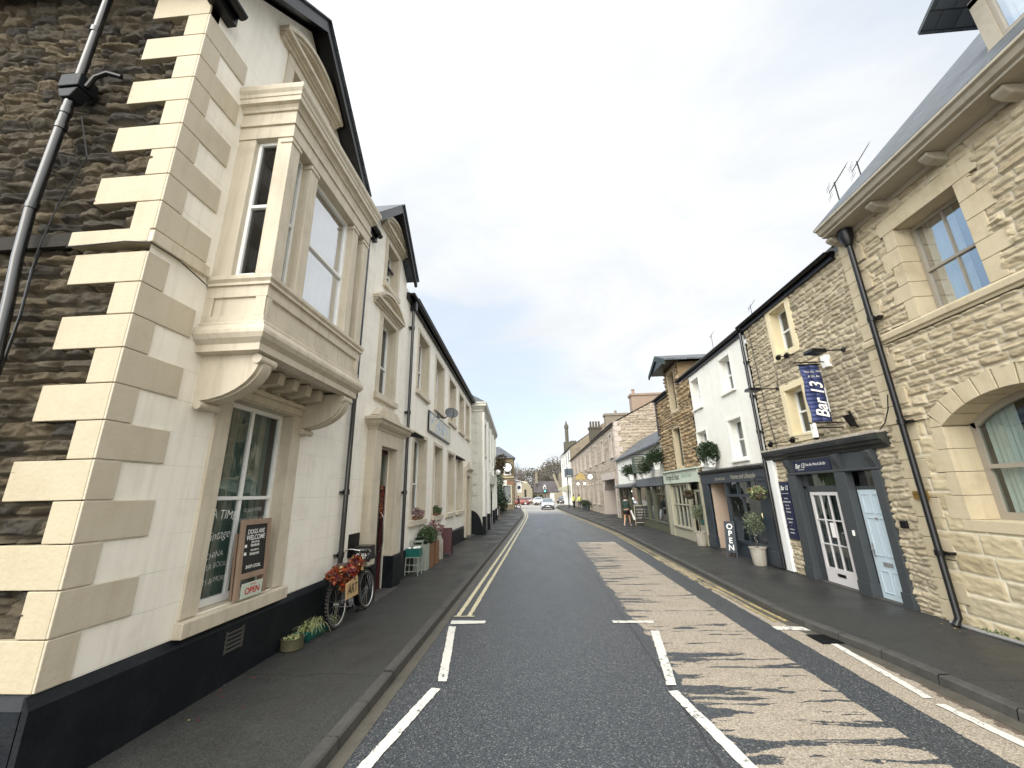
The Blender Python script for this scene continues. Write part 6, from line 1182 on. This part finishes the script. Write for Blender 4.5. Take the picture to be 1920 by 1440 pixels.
g4=thing('far_terrace','low brown stone terrace behind parked cars at the far left','house',(-9,95,.1)); MB().box(-16,-5.5,94,100,0,4.4).build('wall',m_far,g4); rf=MB(); roofslab(rf,[(-16.2,93.7,4.4),(-5.3,93.7,4.4),(-5.3,97,6.2),(-16.2,97,6.2)],.1); rf.build('roof',m_slatedk,g4)
hd=MB()
for a,b,h in ((-5,0,.9),(-1.8,.6,1.2)): hd.box(a,b,89.5,90.2,0,h*.3)
hd.build('low_far_wall',m_far,None,origin=(-2,90,0),label='low stone wall below hedges in front of the far cottage',cat='wall')
hh=thing('hedge','dark green low hedge on the wall before the far cottage','hedge',(-1,89.8,.3)); leafmesh('foliage',[(-2.2,89.8,.7,1.8,.4,.5),(-.2,89.8,1.0,.7,.4,.9),(-1.3,89.8,1.0,.6,.4,1.0)],1400,.14,m_leafd,hh,95)
# far wooded rise (one mass) and bare trees
leafmesh('far_wood',[(-16,128,4.5,13,6,6),(-4,134,4.8,9,6,5.6),(6,130,6.3,8,6,7.0),(17,130,8,10,6,9.5),(2,122,5.2,5,4,5.2)],26000,.32,Mleaf('far_bare_woodland',[(.045,.035,.025),(.09,.075,.05),(.13,.12,.07)]),None,97,shell=.6,origin=(0,128,0))['kind']='stuff'
MB().prism([(-40,0),(45,0),(45,9),(18,8.5),(8,5.5),(-4,4.2),(-18,4.5),(-40,4)],'o',136,150).build('hills',M('wooded_hill',(.05,.045,.03),.95,.4,.4),kind='structure',origin=(0,140,0))
m_farbark=M('hazy_far_bark',(.13,.115,.1),.9,.2,2)  # bark lightened for the far trees: distance haze is painted into its colour
def baretree(x,y,h,lab,seed,th=.22):
    t=thing('bare_tree',lab,'tree',(x,y,0),'bare winter trees at the far end'); rr=random.Random(seed); tr=MB(); cr=MB()
    def br(p,d,L,r,dep,mb):
        q=p+d*L; mid=p+d*L*.5+Vector((rr.uniform(-1,1),rr.uniform(-1,1),rr.uniform(-.5,.5)))*L*.06
        mb.tube([tuple(p),tuple(mid),tuple(q)],[r,r*.85,r*.68],5 if dep<3 else 3)
        if dep>=6: return
        for k in range(rr.choice((2,3,3)) if dep else 4):
            nd=(d+Vector((rr.uniform(-1,1),rr.uniform(-1,1),rr.uniform(-.35,.75)))*.75).normalized(); br(q if k else p+d*L*.7,nd,L*rr.uniform(.62,.82),r*.62,dep+1,cr)
    br(Vector((x,y,0)),Vector((0,0,1)),h*.28,th,0,tr); tr.build('trunk',m_farbark,t); cr.build('crown',m_farbark,t)
baretree(-5.6,100,10.5,'bare spreading tree right of the clock building',101); baretree(5.0,104,12,'bare tree rising behind the tall white building',102,.3); baretree(-8.5,112,11,'bare tree half hidden behind the clock building',103); baretree(1.0,108,8.5,'small bare tree above the far cottage roof',104,.16)
# ---- cars
def car(x,y,col,lab,head=True,yaw=0,wd=1.72,L=4.1,h=1.46,grp='cars at the far end of the street',lights=True):
    t=thing('car',lab,'car',(x,y,0),grp); c,s=math.cos(yaw),math.sin(yaw)
    def T(u,o,z): return (x+u*c-o*s,y+u*s+o*c,z)   # u across, o along (front at -o)
    prof=[(-2.05,.35),(-2.05,.62),(-1.98,.74),(-1.1,.95),(-.35,1.38),(.2,1.46),(1.1,1.42),(1.85,1.0),(2.03,.9),(2.05,.35),(1.7,.22),(-1.8,.22)]
    m=MB(T); N=len(prof); xs=[-.5,-.47,-.36,0,.36,.47,.5]; base=len(m.v)
    def zf(o,z,k): 
        f=abs(xs[k])*2; return z-(.10*f**3 if z>.95 else .03*f**3)
    for k,xx in enumerate(xs):
        for o,z in prof:
            tum=1-(max(0,z-.85)*.42 if z>.85 else 0); oo=o*(1-.06*(abs(xx)*2)**4); m.v.append(tuple(T(xx*wd*tum,oo*L/4.1,zf(o,z,k)*h/1.46)))
    for k in range(len(xs)-1):
        for j in range(N): a=base+k*N+j; b=base+k*N+(j+1)%N; m.f.append((a,b,b+N,a+N))
    m.f.append(tuple(base+j for j in range(N))); m.f.append(tuple(base+(len(xs)-1)*N+j for j in range(N)))
    mt_=M('car_paint_'+lab.split()[0]+str(int(x*10)),col,.25,.03,3,.0,spec=.6); m.build('body',mt_,t,smooth='all')
    g=MB(T); f=h/1.46; g.face((-.66,-1.06*L/4.1,.99*f),(.66,-1.06*L/4.1,.99*f),(.55,-.38*L/4.1,1.385*f),(-.55,-.38*L/4.1,1.385*f)); 
    g.build('windscreen',m_glasscar,t)
    for s_ in (-1,1):
        g=MB(T); g.face((s_*.80,-.8,.98*f),(s_*.80,1.3,.98*f),(s_*.66,1.0,1.32*f),(s_*.66,-.2,1.32*f)); g.build('side_window',m_iron,t)
        MB(T).box(s_*.56-.17,s_*.56+.17,-2.1*L/4.1,-1.95*L/4.1,.62,.78).build('headlight',m_head if lights else m_chrome,t,bevel=.02)
        MB(T).box(s_*.92-.09,s_*.92+.09,-.8,-.68,.95,1.07).build('door_mirror',mt_,t,bevel=.02)
        for oo in (-1.3,1.3): w_=MB(T).disc((s_*.76,oo*L/4.1,.31),.31,'u',18,.2).build('wheel',m_tyre,t); MB(T).disc((s_*.865,oo*L/4.1,.31),.19,'u',12,.012).build('rim',m_galv,w_)
    MB(T).box(-.5,.5,-2.08*L/4.1,-2.0*L/4.1,.48,.62).box(-.75,.75,-2.075*L/4.1,-2.0*L/4.1,.25,.4).build('grille',m_iron,t); MB(T).box(-.26,.26,-2.1*L/4.1,-2.08*L/4.1,.4,.5).build('number_plate',m_letter,t)
m_glasscar=M('car_glass',(.12,.14,.16),.08,.1,3,0,spec=.9); m_head=Memit('lit_headlight',(1,.97,.85),2.5)
car(.8,56.2,(.33,.37,.42),'silver-blue hatchback driving towards the camera with headlights on',yaw=0)
car(-.6,77,(.62,.64,.62),'pale white car waiting behind the silver-blue hatchback',lights=False)
car(-4.1,79.5,(.2,.05,.04),'dark red car parked at the far left before the terrace',lights=False,yaw=1.3); car(-2.3,80.5,(.3,.24,.22),'dull pinkish car parked right of the dark red car',lights=False,yaw=1.35)
car(4.4,84,(.05,.05,.055),'dark car parked at the far right beside the white building',lights=False,yaw=-.3)
tl=thing('traffic_light','green traffic light on a thin pole before the far cottage','traffic light',(.75,82,0)); MB().tube([(.75,82,0),(.75,82,3.4)],.06,6).build('pole',m_iron,tl); MB().box(.6,.9,81.9,82.1,2.3,3.4).build('housing',m_iron,tl); MB().disc((.75,81.88,2.5),.14,'o',12,.02).build('green_lens',Memit('green_signal',(.1,1,.55),4),tl)
# ================================================ PEOPLE
def skin(name,pts,edges,radii,mat,parent,sub=2):
    off=OFF[parent.name]; me=bpy.data.meshes.new(name); me.from_pydata([tuple(Vector(p)-off) for p in pts],edges,[]); o=link(bpy.data.objects.new(name,me)); o.parent=parent; OFF[o.name]=off
    md=o.modifiers.new('skin','SKIN'); md.use_smooth_shade=True; sv=me.skin_vertices[0].data if me.skin_vertices else None
    if sv is None: me.skin_vertices.new() if hasattr(me.skin_vertices,'new') else None; sv=me.skin_vertices[0].data
    for i,r in enumerate(radii): sv[i].radius=r if isinstance(r,tuple) else (r,r); sv[i].use_root=(i==0)
    s=o.modifiers.new('sub','SUBSURF'); s.levels=s.render_levels=sub; me.materials.append(mat); return o
def person(lab,x,y,yaw,h,skinm,top,bottom,shoe,hair,shorts=False,stride=.3,group=None,z0=.1,bag=None,arm=(.3,-.25)):
    t=thing('person',lab,'person',(x,y,z0),group); k=h/1.7; c,s=math.cos(yaw),math.sin(yaw)
    def P(a,b,z): return (x+(a*c-b*s)*k,y+(a*s+b*c)*k,z0+z*k)     # a = right of figure, b = forward
    f1,f2=stride,-stride*.9
    J=[P(0,0,.95),P(0,.01,1.12),P(0,.02,1.32),P(0,.02,1.43),P(0,.04,1.52),P(0,.05,1.62),P(.16,.02,1.38),P(.2,arm[0]*.35,1.12),P(.2,arm[0]+.06,.93),P(-.16,.02,1.38),P(-.2,arm[1]*.4,1.12),P(-.2,arm[1]+.03,.9),
       P(.09,0,.88),P(.09,f1*.55+.04,.5),P(.09,f1,.09),P(.09,f1+.15,.04),P(-.09,0,.88),P(-.09,f2*.35+.05,.5),P(-.09,f2,.13),P(-.09,f2+.13,.04),P(.2,arm[0]+.13,.87),P(-.2,arm[1]+.05,.83)]
    E=[(0,1),(1,2),(2,3),(3,4),(4,5),(2,6),(6,7),(7,8),(2,9),(9,10),(10,11),(0,12),(12,13),(13,14),(14,15),(0,16),(16,17),(17,18),(18,19),(8,20),(11,21)]
    R=[(.13,.1),(.12,.09),(.14,.1),.055,.075,.085,.055,.042,.03,.055,.042,.03,.085,.055,.037,.035,.085,.055,.037,.035,.025,.025]
    skin('body',J,E,[tuple(q*k for q in r) if isinstance(r,tuple) else r*k for r in R],skinm,t)
    skin('jacket',[J[0],J[1],J[2],P(0,.02,1.41),J[6],J[7],J[8],J[9],J[10],J[11]],[(0,1),(1,2),(2,3),(2,4),(4,5),(5,6),(2,7),(7,8),(8,9)],[(.155*k,.12*k),(.15*k,.12*k),(.165*k,.13*k),.075*k,.07*k,.057*k,.043*k,.07*k,.057*k,.043*k],top,t)
    lo=lambda a,b,q:tuple(a[i]*(1-q)+b[i]*q for i in range(3))
    if shorts: pts=[P(0,0,.96),J[12],lo(J[12],J[13],.6),J[16],lo(J[16],J[17],.6)]; ed=[(0,1),(1,2),(0,3),(3,4)]; ra=[(.15*k,.12*k),.105*k,.09*k,.105*k,.09*k]
    else: pts=[P(0,0,.96),J[12],J[13],J[14],J[16],J[17],J[18]]; ed=[(0,1),(1,2),(2,3),(0,4),(4,5),(5,6)]; ra=[(.145*k,.115*k),.1*k,.072*k,.052*k,.1*k,.072*k,.052*k]
    skin('shorts' if shorts else 'trousers',pts,ed,ra,bottom,t)
    for a,b in ((14,15),(18,19)): skin('shoe',[lo(J[a],J[b],-.1),J[b]],[(0,1)],[.052*k,.042*k],shoe,t)
    m=MB(); hx=P(0,.03,1.655); m.ball(hx,.105*k,12,(1,1,.95)); m.build('hair',hair,t,smooth='all')
    return t,P
m_skin=M('skin',(.5,.3,.2),.6,.05,9); m_hair=M('dark_hair',(.03,.02,.015),.6,.2,20); m_shoe=M('white_shoe',(.8,.8,.78),.6,.03,9); m_blk=M('black_cloth',(.015,.017,.017),.85,.2,9); m_grn=M('dark_green_cloth',(.02,.045,.035),.8,.2,9); m_hiv=M('hi_vis_yellow',(.5,.58,.14),.7,.1,5)
wm,PW=person('woman in black top, dark shorts and white trainers walking outside the olive green shop',4.98,24.9,rad(-30),1.68,m_skin,m_grn,m_blk,m_shoe,m_hair,shorts=True,arm=(.25,.3))
MB().ball(PW(0,-.02,1.47),.12*1,10,(1.2,1,.5)).build('hood',M('grey_hood',(.3,.31,.32),.9,.1,9),wm,smooth='all')
bg=thing('white_bag','long white paper roll hanging by the woman\'s side','bag',(5.35,24.9,.5)); MB().prism([(5.22,1.0),(5.3,1.02),(5.5,.5),(5.38,.46)],'o',24.95,25.0).build('roll',m_letter,bg)
person('person in dark clothes striding across the road at the far left corner',-3.5,62.5,rad(90),1.75,m_skin,m_blk,m_blk,m_blk,m_hair,stride=.38,z0=0)
person('person in a yellow hi-vis top standing at the far right kerb, the left one',4.1,53,rad(200),1.72,m_skin,m_hiv,m_blk,m_blk,m_hair,stride=.1,group='workers in hi-vis'); person('person in a yellow hi-vis top standing at the far right kerb, the right one',4.7,51.5,rad(150),1.7,m_skin,m_hiv,m_navys,m_blk,m_hair,stride=.1,group='workers in hi-vis')

rr=random.Random(77); m=MB()
for k in range(150):
    side=rr.random()<.6; x=(-3.62+abs(rr.gauss(0,.25))) if side else (5.98-abs(rr.gauss(0,.3))); y=rr.uniform(4.2,13) if side else rr.uniform(5,16); a=rr.uniform(0,6.28); s_=rr.uniform(.008,.022)
    m.face(*[(x+s_*math.cos(a+q)*f,y+s_*math.sin(a+q)*f,.103+.004*rr.random()) for q,f in ((0,1),(1.4,.6),(3.1,.9),(4.5,.55))])
o=m.build('fallen_leaves',m_autumn,None,origin=(0,8,.1),kind='stuff',label='small fallen leaves along the wall foot on both pavements',cat='leaves')
a=o.data.color_attributes.new('stone','FLOAT_COLOR','POINT'); a.data.foreach_set('color',[x for v in range(len(o.data.vertices)) for x in (((v//4)*.371)%1,0,0,1)])
